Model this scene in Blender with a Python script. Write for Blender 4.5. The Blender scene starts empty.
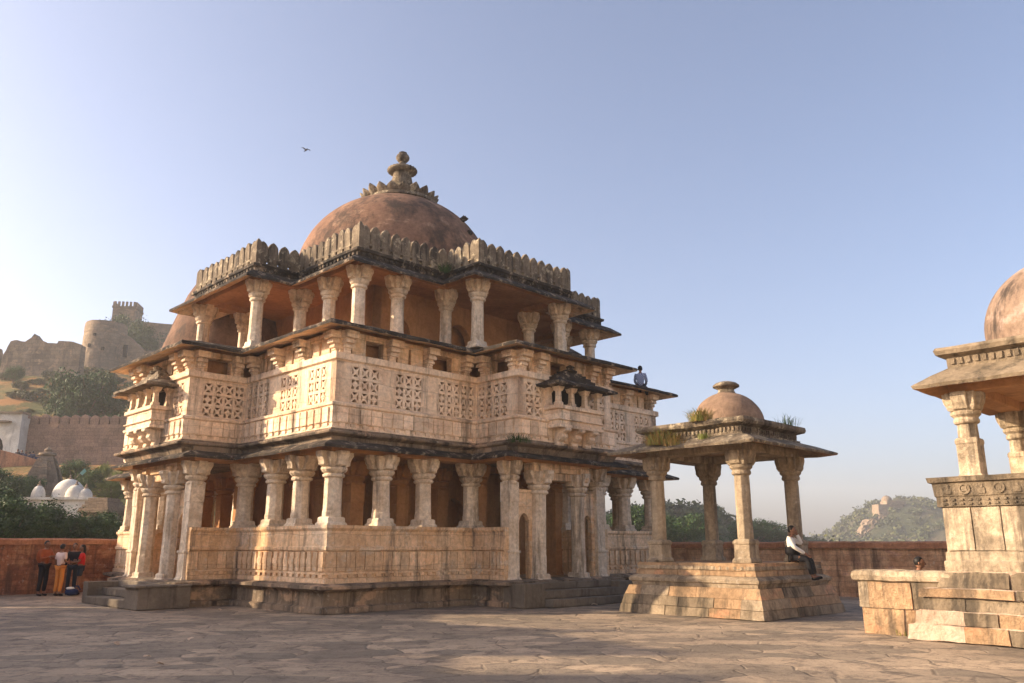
import bpy, bmesh, math, random
from mathutils import Vector, Matrix, noise
R = math.radians
S = bpy.context.scene
COL = S.collection
random.seed(7)

# ------------------------------------------------------------------ materials
class NT:
    def __init__(s, mat):
        mat.use_nodes = True
        s.t = mat.node_tree
        s.t.nodes.clear()
        s.out = s.t.nodes.new('ShaderNodeOutputMaterial')
        s.b = s.t.nodes.new('ShaderNodeBsdfPrincipled')
        s.t.links.new(s.b.outputs[0], s.out.inputs[0])
        s.pos = s.t.nodes.new('ShaderNodeNewGeometry').outputs['Position']
    def n(s, typ, **kw):
        x = s.t.nodes.new(typ)
        for k, v in kw.items(): setattr(x, k, v)
        return x
    def link(s, a, b): s.t.links.new(a, b)
    def scale(s, vec, sc):
        x = s.n('ShaderNodeVectorMath', operation='MULTIPLY')
        s.link(vec, x.inputs[0]); x.inputs[1].default_value = sc
        return x.outputs[0]
    def noise(s, sc, det=5, rough=.6, vec=None, dist=0):
        x = s.n('ShaderNodeTexNoise')
        x.inputs['Scale'].default_value = sc; x.inputs['Detail'].default_value = det
        x.inputs['Roughness'].default_value = rough; x.inputs['Distortion'].default_value = dist
        s.link(vec or s.pos, x.inputs['Vector'])
        return x.outputs[0]
    def ramp(s, fac, a, b):
        x = s.n('ShaderNodeMapRange'); x.interpolation_type = 'SMOOTHSTEP'
        s.link(fac, x.inputs[0]); x.inputs[1].default_value = a; x.inputs[2].default_value = b
        return x.outputs[0]
    def math(s, op, a, b=0.):
        x = s.n('ShaderNodeMath', operation=op)
        for i, q in enumerate((a, b)):
            if isinstance(q, (int, float)): x.inputs[i].default_value = q
            else: s.link(q, x.inputs[i])
        return x.outputs[0]
    def mix(s, fac, a, b, mode='MIX'):
        x = s.n('ShaderNodeMix', data_type='RGBA', blend_type=mode)
        for i, q in ((0, fac), (6, a), (7, b)):
            if isinstance(q, (int, float)): x.inputs[i].default_value = q
            elif isinstance(q, tuple): x.inputs[i].default_value = (*q, 1)
            else: s.link(q, x.inputs[i])
        return x.outputs[2]
    def bump(s, h, st, dist=.02):
        x = s.n('ShaderNodeBump'); x.inputs['Strength'].default_value = st; x.inputs['Distance'].default_value = dist
        s.link(h, x.inputs['Height']); s.link(x.outputs[0], s.b.inputs['Normal'])
    def done(s, col, rough=.9):
        s.link(col, s.b.inputs['Base Color']); s.b.inputs['Roughness'].default_value = rough
        s.b.inputs['Specular IOR Level'].default_value = .2

def stone(name, a, b, stain, st_amt, sc=.7, streak=(2.6, 2.6, .3), blk=0., lich=(.45, .4, .33), bump=.5, st_lo=.52, patch=None, fine=.35, spots=0., brick=None):
    m = bpy.data.materials.new(name); t = NT(m)
    c = t.mix(t.ramp(t.noise(sc, 6, .65), .35, .65), a, b)
    if patch: c = t.mix(t.ramp(t.noise(.9, 5, .6, vec=t.scale(t.pos, (1, 1, 1.7))), .55, .63), c, patch)
    f = t.ramp(t.noise(9, 8, .75), .28, .72)
    c = t.mix(fine, c, t.mix(f, (.45, .43, .41), (1.25, 1.25, 1.25)), 'MULTIPLY')
    if spots: c = t.mix(t.math('MULTIPLY', t.ramp(t.noise(5.5, 7, .75), .57, .66), spots), c, (.62, .57, .48))
    big = t.ramp(t.noise(1., 7, .72, vec=t.scale(t.pos, (1.1, 1.1, .4))), .56, .7)
    c = t.mix(t.math('MULTIPLY', big, st_amt*.75), c, stain)
    sk = t.ramp(t.noise(1., 6, .7, vec=t.scale(t.pos, streak)), st_lo, st_lo+.2)
    c = t.mix(t.math('MULTIPLY', sk, st_amt), c, stain)
    bh = None
    if brick:
        tc = t.n('ShaderNodeTexCoord'); sx = t.n('ShaderNodeSeparateXYZ'); wv = t.n('ShaderNodeVectorMath', operation='ADD')
        wn = t.n('ShaderNodeTexNoise'); wn.inputs['Scale'].default_value = 1.5/brick[1]*.3; wn.inputs['Detail'].default_value = 3
        t.link(t.pos, wn.inputs['Vector']); t.link(tc.outputs['Object'], wv.inputs[0]); t.link(t.scale(wn.outputs[1], (brick[1]*.5,)*3), wv.inputs[1])
        t.link(wv.outputs[0], sx.inputs[0]); cb = t.n('ShaderNodeCombineXYZ')
        t.link(t.math('ADD', sx.outputs[0], sx.outputs[1]), cb.inputs[0]); t.link(sx.outputs[2], cb.inputs[1])
        bt = t.n('ShaderNodeTexBrick'); t.link(cb.outputs[0], bt.inputs['Vector']); bt.inputs['Scale'].default_value = 1.
        bt.inputs['Brick Width'].default_value = brick[0]; bt.inputs['Row Height'].default_value = brick[1]; bt.inputs['Mortar Size'].default_value = brick[1]*.045; bt.inputs['Mortar Smooth'].default_value = .4
        for q, v in (('Color1', .72), ('Color2', 1.2), ('Mortar', .42)): bt.inputs[q].default_value = (v,v,v,1)
        c = t.mix(brick[2], c, bt.outputs[0], 'MULTIPLY'); bh = bt.outputs['Fac']
    if blk:
        k = t.ramp(t.noise(3.2, 8, .75), .56-blk*.2, .66-blk*.1)
        c = t.mix(t.math('MULTIPLY', k, .85), c, lich)
    # joints between blocks: thin dark lines in bump only
    at = t.n('ShaderNodeAttribute', attribute_name='blk')
    bv = t.math('MULTIPLY', at.outputs['Fac'], .22)
    c = t.mix(1., c, t.mix(t.math('ADD', bv, .5), (.5, .48, .46), (1.5, 1.5, 1.5)), 'MULTIPLY')
    hh = t.math('ADD', t.noise(22, 5, .7), t.math('MULTIPLY', t.noise(4, 4, .6), 1.5))
    if bh: hh = t.math('SUBTRACT', hh, t.math('MULTIPLY', bh, 1.2))
    t.bump(hh, bump, .03)
    t.done(c)
    return m

M = {}
M['stone'] = stone('cream_sandstone', (.8, .585, .385), (.66, .425, .24), (.09, .07, .052), .8, spots=.5, brick=(.95,.4,.3), st_lo=.5, fine=.55, patch=(.72, .56, .4))
M['lime'] = stone('limewashed_stone', (.88, .7, .52), (.79, .575, .39), (.1, .08, .06), .7, spots=.3, brick=(1.1,.46,.22), st_lo=.5, patch=(.74,.53,.36), fine=.5)
M['bounce_tint'] = stone('bounce_tinted_inner_stone', (.5, .27, .125), (.38, .19, .085), (.14, .075, .04), .4)  # orange glow of bounced light put into the colour of inner surfaces
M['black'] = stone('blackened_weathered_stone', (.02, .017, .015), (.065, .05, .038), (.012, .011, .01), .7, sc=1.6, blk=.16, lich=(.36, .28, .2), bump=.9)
M['greystone'] = stone('grey_lichened_stone', (.25, .2, .14), (.13, .1, .072), (.03, .025, .021), .9, sc=1.4, blk=.2, lich=(.44, .37, .26), bump=.9, st_lo=.46, fine=.6)
M['plinth'] = stone('sooty_plinth_stone', (.27, .2, .14), (.17, .13, .095), (.04, .033, .027), .9, sc=1.1, patch=(.46, .31, .2), st_lo=.46, spots=.3, bump=.8)
M['dome'] = stone('red_brown_plaster', (.27, .155, .1), (.19, .105, .07), (.045, .033, .027), .9, sc=.9, streak=(.8, .8, .5), st_lo=.44, patch=(.34, .21, .14), fine=.6, bump=.9)
M['vault'] = stone('dark_brown_vault_plaster', (.2, .115, .075), (.14, .08, .055), (.045, .033, .027), .8, sc=1., st_lo=.46, fine=.6)
M['dome2'] = stone('streaked_pale_plaster', (.27, .195, .145), (.21, .145, .105), (.035, .028, .024), .95, sc=1.2, streak=(2.2, 2.2, .5), st_lo=.46, patch=(.36, .26, .21), fine=.6)
M['chhatri'] = stone('buff_sandstone', (.45, .3, .175), (.31, .205, .12), (.09, .07, .05), .75, sc=1.3, st_lo=.48, patch=(.5, .28, .16), bump=1., fine=.6)
M['chhdome'] = stone('rough_brown_plaster', (.3, .2, .135), (.22, .145, .1), (.1, .07, .05), .5, sc=3, bump=1.)
M['pedestal'] = stone('pale_carved_stone', (.5, .405, .285), (.36, .285, .195), (.08, .065, .05), .85, st_lo=.46, fine=.7, spots=.3, patch=(.64, .5, .35), bump=.7)
M['redwall'] = stone('red_brown_rubble', (.42, .18, .095), (.24, .1, .06), (.08, .05, .04), .85, sc=1.6, st_lo=.46, spots=.35, brick=(.42,.17,.55), patch=(.48, .24, .13), bump=1., fine=.6)
M['coping'] = stone('terracotta_coping', (.5, .24, .13), (.38, .17, .09), (.12, .07, .05), .7, bump=.9, st_lo=.48, fine=.6)
M['colst'] = stone('pale_worn_column_stone', (.78, .66, .52), (.62, .49, .35), (.12, .095, .075), .8, sc=1.8, st_lo=.5, bump=.8, fine=.6, spots=.7)
M['chhcol'] = stone('grey_buff_column_stone', (.43, .34, .235), (.29, .23, .16), (.075, .06, .045), .75, sc=1.6, st_lo=.47, bump=.9, fine=.6, spots=.35)
M['mortar'] = stone('pale_crumbling_mortar', (.6, .47, .36), (.45, .33, .24), (.2, .15, .11), .5, sc=2., bump=1.)
M['capstone'] = stone('grey_brown_carved_stone', (.3, .235, .16), (.18, .14, .095), (.05, .042, .033), .85, sc=1.4, st_lo=.46, bump=.9)
M['redwall_lift'] = stone('shade_brightened_rubble', (.78, .49, .29), (.55, .3, .165), (.1, .06, .045), .8, sc=1.6, st_lo=.46, spots=.35, brick=(.42,.17,.55), patch=(.62, .36, .24), bump=1., fine=.6)  # lighter copy of the wall rubble; colour makes up for missing light in shade
M['step'] = stone('dark_step_stone', (.22, .18, .14), (.14, .115, .09), (.04, .035, .03), .7, bump=.8)
M['fort'] = stone('fort_rubble_stone', (.30, .225, .155), (.2, .15, .105), (.1, .08, .06), .7, sc=.35, streak=(.4, .4, .1), patch=(.36, .25, .16), fine=.6, brick=(1.3,.55,.55))
M['fortred'] = stone('brown_fort_wall_stone', (.36, .225, .155), (.26, .165, .115), (.12, .085, .065), .6, sc=.5, streak=(.4, .4, .1), fine=.7, brick=(.9,.36,.6))
M['white'] = stone('old_whitewash', (.72, .68, .6), (.55, .5, .42), (.25, .22, .19), .6, sc=.6)
M['void'] = stone('dark_doorway', (.02, .014, .01), (.015, .01, .008), (.01, .01, .01), .3)

def plain(name, c, rough=.8, var=.25):
    m = bpy.data.materials.new(name); t = NT(m)
    t.done(t.mix(t.noise(9, 4), tuple(x*(1-var) for x in c), tuple(min(1, x*(1+var)) for x in c)), rough)
    return m
def leafmat(name, c1, c2, sc=1.3):
    m = bpy.data.materials.new(name); t = NT(m)
    t.done(t.mix(t.ramp(t.noise(sc, 4, .6), .35, .65), c1, c2), .65)
    t.b.inputs['Subsurface Weight'].default_value = 0
    return m
M['leaf'] = leafmat('dark_green_leaves', (.02, .046, .011), (.048, .095, .021))
M['leaf2'] = leafmat('mid_green_leaves', (.035, .07, .018), (.085, .13, .035))
M['leaf3'] = leafmat('yellow_green_leaves', (.11, .14, .025), (.2, .21, .05))
M['scrub'] = leafmat('dusty_scrub_leaves', (.045, .058, .022), (.1, .105, .04), .3)
M['drygrass'] = leafmat('dry_orange_grass', (.35, .2, .07), (.22, .2, .05), 9)
M['bark'] = plain('bark', (.13, .09, .06))
M['skin'] = plain('brown_skin', (.23, .115, .07), .55, .08)
M['hair'] = plain('black_hair', (.012, .01, .009), .5)
def cloth(name, c): M[name] = plain(name, c, .85, .12)
cloth('black_cloth', (.012, .012, .015)); cloth('white_cloth', (.7, .67, .62)); cloth('orange_cloth', (.62, .23, .05))
cloth('rust_cloth', (.3, .075, .025)); cloth('red_cloth', (.5, .02, .02)); cloth('pinkish_cloth', (.72, .55, .5))
cloth('navy_cloth', (.02, .03, .08)); cloth('teal_cloth', (.2, .42, .38)); cloth('dark_denim', (.03, .04, .055))
def checked():
    m = bpy.data.materials.new('checked_blue_cloth'); t = NT(m)
    tc = t.n('ShaderNodeTexCoord'); ck = t.n('ShaderNodeTexChecker'); ck.inputs['Scale'].default_value = 26
    t.link(tc.outputs['Object'], ck.inputs['Vector'])
    ck.inputs['Color1'].default_value = (.11, .15, .3, 1); ck.inputs['Color2'].default_value = (.4, .44, .55, 1)
    t.done(ck.outputs[0]); return m
M['checked'] = checked()

def ground_mat():
    m = bpy.data.materials.new('flagstone_paving'); t = NT(m)
    wn = t.n('ShaderNodeTexNoise'); wn.inputs['Scale'].default_value = .9; wn.inputs['Detail'].default_value = 4
    t.link(t.pos, wn.inputs['Vector'])
    off = t.scale(wn.outputs[1], (.5, .5, 0))
    ad = t.n('ShaderNodeVectorMath', operation='ADD'); t.link(t.pos, ad.inputs[0]); t.link(off, ad.inputs[1])
    p = t.scale(ad.outputs[0], (1.15, 1.75, 0))
    e = t.n('ShaderNodeTexVoronoi', feature='DISTANCE_TO_EDGE'); e.inputs['Scale'].default_value = 1.; e.inputs['Randomness'].default_value = .8
    cl = t.n('ShaderNodeTexVoronoi', feature='F1'); cl.inputs['Scale'].default_value = 1.; cl.inputs['Randomness'].default_value = .8
    t.link(p, e.inputs['Vector']); t.link(p, cl.inputs['Vector'])
    sep = t.n('ShaderNodeSeparateColor'); t.link(cl.outputs['Color'], sep.inputs[0])
    base = t.mix(t.ramp(t.noise(.25, 5), .35, .65), (.275, .222, .168), (.38, .305, .225))
    base = t.mix(.85, base, t.mix(sep.outputs[0], (.55, .56, .57), (1.28, 1.2, 1.12)), 'MULTIPLY')
    base = t.mix(t.math('MULTIPLY', t.ramp(t.noise(2.3, 9, .8), .47, .62), .75), base, (.12, .095, .075))
    base = t.mix(t.math('MULTIPLY', t.ramp(t.noise(1.7, 6, .7, vec=t.scale(t.pos, (1, 1.6, 1))), .62, .7), .45), base, (.42, .32, .23))
    f2 = t.n('ShaderNodeTexVoronoi', feature='DISTANCE_TO_EDGE'); f2.inputs['Scale'].default_value = 3.1; t.link(p, f2.inputs['Vector'])
    fc = t.math('MULTIPLY', t.math('SUBTRACT', 1, t.ramp(f2.outputs['Distance'], 0, .03)), t.ramp(t.noise(.8, 4), .5, .6))
    base = t.mix(t.math('MULTIPLY', fc, .6), base, (.07, .055, .045))
    base = t.mix(.5, base, t.mix(t.noise(16, 6, .8), (.3, .3, .3), (1.7, 1.7, 1.7)), 'MULTIPLY')
    crack = t.ramp(e.outputs['Distance'], .0, .03)
    wear = t.ramp(t.noise(1.1, 3), .35, .6)
    cf = t.math('MULTIPLY', t.math('SUBTRACT', 1, crack), wear)
    base = t.mix(t.math('MULTIPLY', cf, .6), base, (.07, .055, .045))
    h = t.math('ADD', t.math('MULTIPLY', t.ramp(e.outputs['Distance'], 0, .04), .8), t.math('ADD', t.math('MULTIPLY', sep.outputs[1], 1.), t.math('MULTIPLY', t.noise(5, 9, .75), 2.2)))
    t.bump(h, .6, .03)
    t.done(base, .8)
    return m
M['ground'] = ground_mat()
def hill_mat():
    m = bpy.data.materials.new('dry_hillside'); t = NT(m)
    c = t.mix(t.ramp(t.noise(.06, 6, .65), .4, .6), (.3, .145, .05), (.13, .11, .035))
    c = t.mix(t.math('MULTIPLY', t.ramp(t.noise(.22, 7, .75), .44, .56), .85), c, (.055, .075, .022))
    c = t.mix(t.math('MULTIPLY', t.ramp(t.noise(.13, 5, .6), .62, .68), .6), c, (.3, .22, .15))
    t.bump(t.noise(1.2, 6, .7), 1., .5); t.done(c); return m
M['hill'] = hill_mat()
def far_mat():
    m = bpy.data.materials.new('distant_scrub_hill'); t = NT(m)
    c = t.mix(t.ramp(t.noise(.022, 7, .7), .42, .6), (.05, .06, .028), (.14, .115, .065))
    c = t.mix(t.ramp(t.noise(.05, 5, .6), .6, .68), c, (.28, .19, .12))
    t.bump(t.noise(.25, 7, .8), 1., 3.); t.done(c); return m
M['far'] = far_mat()

# ------------------------------------------------------------------ mesh builder
class MB:
    def __init__(s, T=None): s.v = []; s.f = []; s.m = []; s.T = T; s.b = []; s.cur = 0.
    def add(s, vs, fs, mi=0):
        o = len(s.v)
        if s.T is not None: vs = [s.T @ Vector(p) for p in vs]
        s.v += [tuple(p) for p in vs]
        for i, f in enumerate(fs):
            s.b.append(s.cur); s.f.append([k+o for k in f]); s.m.append(mi if isinstance(mi, int) else mi[i])
        return s
    def box(s, x0, x1, y0, y1, z0, z1, mi=0):
        return s.add([(x0,y0,z0),(x1,y0,z0),(x1,y1,z0),(x0,y1,z0),(x0,y0,z1),(x1,y0,z1),(x1,y1,z1),(x0,y1,z1)],
            [(3,2,1,0),(4,5,6,7),(0,1,5,4),(1,2,6,5),(2,3,7,6),(3,0,4,7)], mi)
    def prism(s, poly, z0, z1, mi=0):
        n = len(poly)
        return s.add([(x,y,z0) for x,y in poly]+[(x,y,z1) for x,y in poly],
            [tuple(range(n-1,-1,-1)), tuple(range(n,2*n))]+[(i,(i+1)%n,n+(i+1)%n,n+i) for i in range(n)], mi)
    def loft(s, rings, caps=True, mi=0, closed=True):
        n = len(rings[0]); vs = [p for r in rings for p in r]; fs = []; ms = []
        for j in range(len(rings)-1):
            for i in range(n if closed else n-1):
                k = (i+1) % n
                fs.append((j*n+i, j*n+k, (j+1)*n+k, (j+1)*n+i)); ms.append(mi if isinstance(mi, int) else mi[j])
        if caps:
            fs.append(tuple(range(n-1,-1,-1))); fs.append(tuple((len(rings)-1)*n+i for i in range(n)))
            ms += [mi if isinstance(mi, int) else mi[0], mi if isinstance(mi, int) else mi[-1]]
        return s.add(vs, fs, ms)
    def lathe(s, prof, cx=0, cy=0, n=24, rot=0., mi=0, sq=None):
        rings = []
        for r, z in prof:
            r = max(r, .002)
            rings.append([(cx+r*math.cos(rot+2*math.pi*i/n), cy+r*math.sin(rot+2*math.pi*i/n), z) for i in range(n)])
        return s.loft(rings, True, mi)
    def sqloft(s, prof, cx=0, cy=0, mi=0):
        return s.loft([[(cx-a,cy-a,z),(cx+a,cy-a,z),(cx+a,cy+a,z),(cx-a,cy+a,z)] for a, z in prof], True, mi)
    def sweep(s, path, prof, closed=True, mi=0, seg=None):
        """prof: closed polygon of (outward offset, z); outward = right of travel"""
        pts = [Vector(p) for p in path]; n = len(pts)
        nor = []
        for i in range(n):
            if closed or (0 < i < n-1):
                a = (pts[i]-pts[i-1]).normalized(); b = (pts[(i+1)%n]-pts[i]).normalized()
            elif i == 0: a = b = (pts[1]-pts[0]).normalized()
            else: a = b = (pts[i]-pts[i-1]).normalized()
            na = Vector((a.y,-a.x)); nb = Vector((b.y,-b.x))
            mt = na+nb; mt = mt/ max(.3, (1+na.dot(nb)))
            nor.append(mt)
        st = []   # stations
        for i in range(n if closed else n-1):
            k = (i+1) % n
            L = (pts[k]-pts[i]).length; c = max(1, int(L/seg)) if seg else 1
            for q in range(c): st.append((i, k, q/c))
        if not closed: st.append((n-1, n-1, 0))
        rings = []
        for i, k, q in st:
            rings.append([(*(pts[i]+nor[i]*o).lerp(pts[k]+nor[k]*o, q), z) for o, z in prof])
        m = len(prof); ns = len(rings); vs = [p for r in rings for p in r]; fs = []; ms = []
        for j in range(ns if closed else ns-1):
            jj = (j+1) % ns
            for i in range(m):
                k = (i+1) % m
                fs.append((j*m+i, jj*m+i, jj*m+k, j*m+k)); ms.append(mi if isinstance(mi, int) else mi[i])
        if not closed:
            fs.append(tuple(range(m))); fs.append(tuple((ns-1)*m+i for i in range(m-1,-1,-1)))
            ms += [mi if isinstance(mi, int) else mi[0]]*2
        return s.add(vs, fs, ms)
    def bar(s, o, d, nrm, p0, p1, w, t0, t1, mi=0):
        """flat bar in the vertical plane (o + s*d + z), from p0 to p1 (s,z), width w, from depth t0 to t1 along nrm"""
        p0 = Vector(p0); p1 = Vector(p1); a = (p1-p0).normalized(); q = Vector((-a.y, a.x))*w/2
        c = [p0-q, p1-q, p1+q, p0+q]
        def W(p, t): return (o[0]+d[0]*p.x+nrm[0]*t, o[1]+d[1]*p.x+nrm[1]*t, p.y)
        return s.add([W(p, t0) for p in c]+[W(p, t1) for p in c], [(3,2,1,0),(4,5,6,7),(0,1,5,4),(1,2,6,5),(2,3,7,6),(3,0,4,7)], mi)
    def build(s, name, mats, parent=None, smooth=0, bevel=0, rough=None, recalc=True):
        me = bpy.data.meshes.new(name)
        me.from_pydata(s.v, [], s.f)
        mats = mats if isinstance(mats, (list, tuple)) else [mats]
        for q in mats: me.materials.append(q)
        me.polygons.foreach_set('material_index', s.m)
        if any(s.b) and len(s.b) == len(s.f):
            me.attributes.new('blk', 'FLOAT', 'FACE').data.foreach_set('value', s.b)
        bm = bmesh.new(); bm.from_mesh(me)
        if recalc: bmesh.ops.recalc_face_normals(bm, faces=bm.faces)
        if rough:
            L, amp, fr = rough
            for _ in range(5):
                es = [e for e in bm.edges if e.calc_length() > L]
                if not es: break
                bmesh.ops.subdivide_edges(bm, edges=es, cuts=1, use_grid_fill=True)
            for v in bm.verts:
                q = noise.noise_vector(v.co*fr)+.5*noise.noise_vector(v.co*fr*2.7+Vector((9,3,1)))
                v.co += q*amp
        bm.to_mesh(me); bm.free()
        if smooth:
            me.polygons.foreach_set('use_smooth', [True]*len(me.polygons)); me.set_sharp_from_angle(angle=R(smooth))
        o = bpy.data.objects.new(name, me); COL.objects.link(o)
        if parent: o.parent = parent
        if bevel:
            b = o.modifiers.new('Bevel', 'BEVEL'); b.width = bevel; b.segments = 1; b.limit_method = 'ANGLE'; b.angle_limit = R(40)
        return o

def tag(o, label, cat, group=None, kind=None):
    if label: o['label'] = label
    if cat: o['category'] = cat
    if group: o['group'] = group
    if kind: o['kind'] = kind
    return o
def thing(name, label, cat, loc=(0,0,0), rz=0, group=None):
    o = bpy.data.objects.new(name, None); COL.objects.link(o); o.empty_display_size = .3
    o.location = loc; o.rotation_euler = (0,0,rz)
    return tag(o, label, cat, group)
KIDS = {}
def children(o): return [c for c in COL.objects if c.parent == o]
def dup(o, parent=None, loc=None, rz=None):
    c = o.copy(); COL.objects.link(c); c.parent = parent
    if loc is not None: c.location = loc
    if rz is not None: c.rotation_euler = (0,0,rz)
    for ch in children(o): dup(ch, c)
    return c
def cross(A, B, P):
    return [(-B,-P),(B,-P),(B,-A),(A,-A),(A,-B),(P,-B),(P,B),(A,B),(A,A),(B,A),(B,P),(-B,P),(-B,A),(-A,A),(-A,B),(-P,B),(-P,-B),(-A,-B),(-A,-A),(-B,-A)]
ROT = [Matrix.Rotation(R(90*k), 4, 'Z') for k in range(4)]
def rotp(p, k):
    v = ROT[k] @ Vector((p[0], p[1], 0)); return (v.x, v.y)

rblk = random.Random(77)
def blocks(mb, path, z0, z1, ob, ot, dep, avg, gap=.012, jit=.012, closed=True, skip=0., mis=(0,)):
    """one course of separate stone blocks round a rectangle (path CCW); ob/ot = outward offset at bottom/top"""
    n = len(path)
    for i in range(n):
        a = Vector(path[i]); b = Vector(path[(i+1)%n]); L = (b-a).length; d = (b-a)/L; nn = Vector((d.y,-d.x))
        full = i % 2 == 0
        e0, e1 = ((ob, ot) if full else (-dep, -dep))
        k = max(1, round(L/avg)); cut = [0]+sorted((j+rblk.uniform(-.3,.3))/k for j in range(1,k))+[1]
        for j in range(k):
            if rblk.random() < skip: continue
            o = rblk.uniform(-jit, jit)
            P_ = lambda f, e: -e+(L+2*e)*f
            g = gap*rblk.uniform(.5,1.5); g0 = 0 if j == 0 else g; g1 = 0 if j == k-1 else g
            vs = []
            for z, e, of in ((z0+gap*rblk.uniform(.2,.7), e0, ob), (z1-gap*rblk.uniform(.2,.7), e1, ot)):
                for f, gg in ((cut[j], g0), (cut[j+1], -g1)):
                    s = P_(f, e)+gg
                    for off in (of+o, -dep): vs.append((*(a+d*s+nn*off), z))
            mb.cur = rblk.uniform(-1, 1)
            mb.add(vs, [(0,1,3,2),(4,6,7,5),(0,2,6,4),(1,5,7,3),(0,4,5,1),(2,3,7,6)], rblk.choice(mis))
    mb.cur = 0.
def arch_wall(mb, s0, s1, z0, z1, ops, y0, y1, mi=0):
    """wall in plane y0..y1 along x; ops = [(x centre, width, spring z, rise)] openings from z0"""
    x = s0
    for c, w, sp, rise in sorted(ops):
        a, b = c-w/2, c+w/2
        if a > x: mb.box(x, a, y0, y1, z0, z1, mi)
        N = 10; pts = []
        for i in range(N+1):
            q = -1+2*i/N
            pts.append((c+q*w/2, sp+rise*(1-abs(q)**1.8)**.62))
        for i in range(N):
            (xa, za), (xb, zb) = pts[i], pts[i+1]
            mb.add([(xa,y0,za),(xb,y0,zb),(xb,y0,z1),(xa,y0,z1),(xa,y1,za),(xb,y1,zb),(xb,y1,z1),(xa,y1,z1)],
                [(0,1,2,3),(7,6,5,4),(0,4,5,1),(3,2,6,7)], mi)
        mb.add([(a,y0,sp),(a,y1,sp),(a,y1,z0),(a,y0,z0)], [(0,1,2,3)], mi)
        x = b
    if x < s1: mb.box(x, s1, y0, y1, z0, z1, mi)

def jali(mb, o, d, nrm, s0, s1, z0, z1, nc, nr, t=.1, mi=0):
    cw = (s1-s0)/nc; ch = (z1-z0)/nr; fw = .085
    for i in range(nc+1): mb.bar(o, d, nrm, (s0+i*cw, z0), (s0+i*cw, z1), fw if 0<i<nc else .06, -t, 0, mi)
    for j in range(nr+1): mb.bar(o, d, nrm, (s0, z0+j*ch), (s1, z0+j*ch), fw if 0<j<nr else .06, -t+.004, -.004, mi)
    for i in range(nc):
        for j in range(nr):
            a, b = s0+i*cw+.03, s0+(i+1)*cw-.03; c, e = z0+j*ch+.03, z0+(j+1)*ch-.03
            if (i+j*2) % 5 == 2:
                mb.bar(o, d, nrm, ((a+b)/2, c), ((a+b)/2, e), .055, -t+.012, -.012, mi); mb.bar(o, d, nrm, (a, (c+e)/2), (b, (c+e)/2), .055, -t+.015, -.015, mi)
            else:
                mb.bar(o, d, nrm, (a, c), (b, e), .05, -t+.012, -.012, mi); mb.bar(o, d, nrm, (a, e), (b, c), .05, -t+.015, -.015, mi)
            r = .062; x, z = (a+b)/2, (c+e)/2
            mb.bar(o, d, nrm, (x-r, z), (x+r, z), 2*r, -t+.01, -.008, mi)

def column_parts(name, parent, z0, z1, r, mat, capmat=None, loc=(0,0,0), rect=False):
    """a column standing at loc from z0 to z1: shaft object with base and capital under it"""
    H = z1-z0; capz = H-.62*min(1, H/1.9)
    mb = MB()
    if rect:
        a = r
        mb.sqloft([(a,.1),(a,capz*.30)]); mb.sqloft([(a*.93,capz*.30),(a*.93,capz*.8)]); mb.sqloft([(a*.98,capz*.8),(a*.98,capz+.02)])
        mb.box(-a-.03,a+.03,-a-.03,a+.03,capz*.30-.05,capz*.30+.02)
    else:
        mb.lathe([(r*1.02,.1),(r*1.02,capz*.28),(r*.97,capz*.3),(r*.97,capz*.36),(r*.94,capz)], n=8, rot=R(22.5))
    sh = mb.build(name, mat, parent, rough=(.35,.006,5), bevel=.012); sh.location = (loc[0], loc[1], z0)
    b = MB()
    k = r
    b.sqloft([(k*1.2,0),(k*1.2,.07),(k*1.04,.1),(k*1.02,.2),(k*.9,.23)])
    b.build('base', mat, sh, bevel=.012, rough=(.3,.006,6))
    c = MB()
    k = r*.94
    c.lathe([(k,capz-.06),(k*1.25,capz-.03),(k*1.25,capz+.03),(k*1.05,capz+.05),(k*1.32,capz+.09),(k*1.5,capz+.15),(k*1.5,capz+.2),(k*1.15,capz+.22)], n=16)
    c.sqloft([(k*1.0,capz+.21),(k*1.12,capz+.26),(k*1.4,H-.2),(k*1.45,H-.03)])
    for q in range(4):
        T = Matrix.Rotation(R(90*q), 4, 'Z'); c.T = T
        w = k*.62; e = k*1.5
        pr = [(e*.6,capz+.2),(e*1.15,capz+.26),(e*1.15,capz+.36),(e*1.3,H-.16),(e*1.42,H-.1),(e*1.42,H),(e*.6,H)]
        c.add([(x,-w,z) for x,z in pr]+[(x,w,z) for x,z in pr], [tuple(range(7)), tuple(range(13,6,-1))]+[(i,(i+1)%7,7+(i+1)%7,7+i) for i in range(7)])
        c.T = None
    c.build('capital', capmat or mat, sh, bevel=.012)
    return sh
# ------------------------------------------------------------------ the three-storey temple
CX, CY, YAW = -4.517, 30.89, .777
cY, sY = math.cos(YAW), math.sin(YAW)
def L2W(u, v): return (CX+u*cY-v*sY, CY+u*sY+v*cY)
temple = thing('temple', 'large three-storey pillared sandstone temple with pierced screens, battlements and a big brown dome', 'temple', (CX,CY,0), YAW)
A0, B0, P0 = 7.08, 2.25, 8.55
ZF = .72
# plinth
mb = MB()
mb.sweep(cross(A0,B0,P0), [(.16,0),(.16,.13),(.05,.17),(.05,.48),(.12,.53),(.3,.58),(.3,.655),(.1,.70),(-.5,.72),(-.5,0)], seg=.45)
mb.build('plinth', M['plinth'], temple, rough=(.6,.018,1.9))
mb = MB(); mb.prism(cross(A0-.4,B0-.4,P0-.4), .1, ZF-.01); mb.build('ground_floor', M['stone'], temple)
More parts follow.
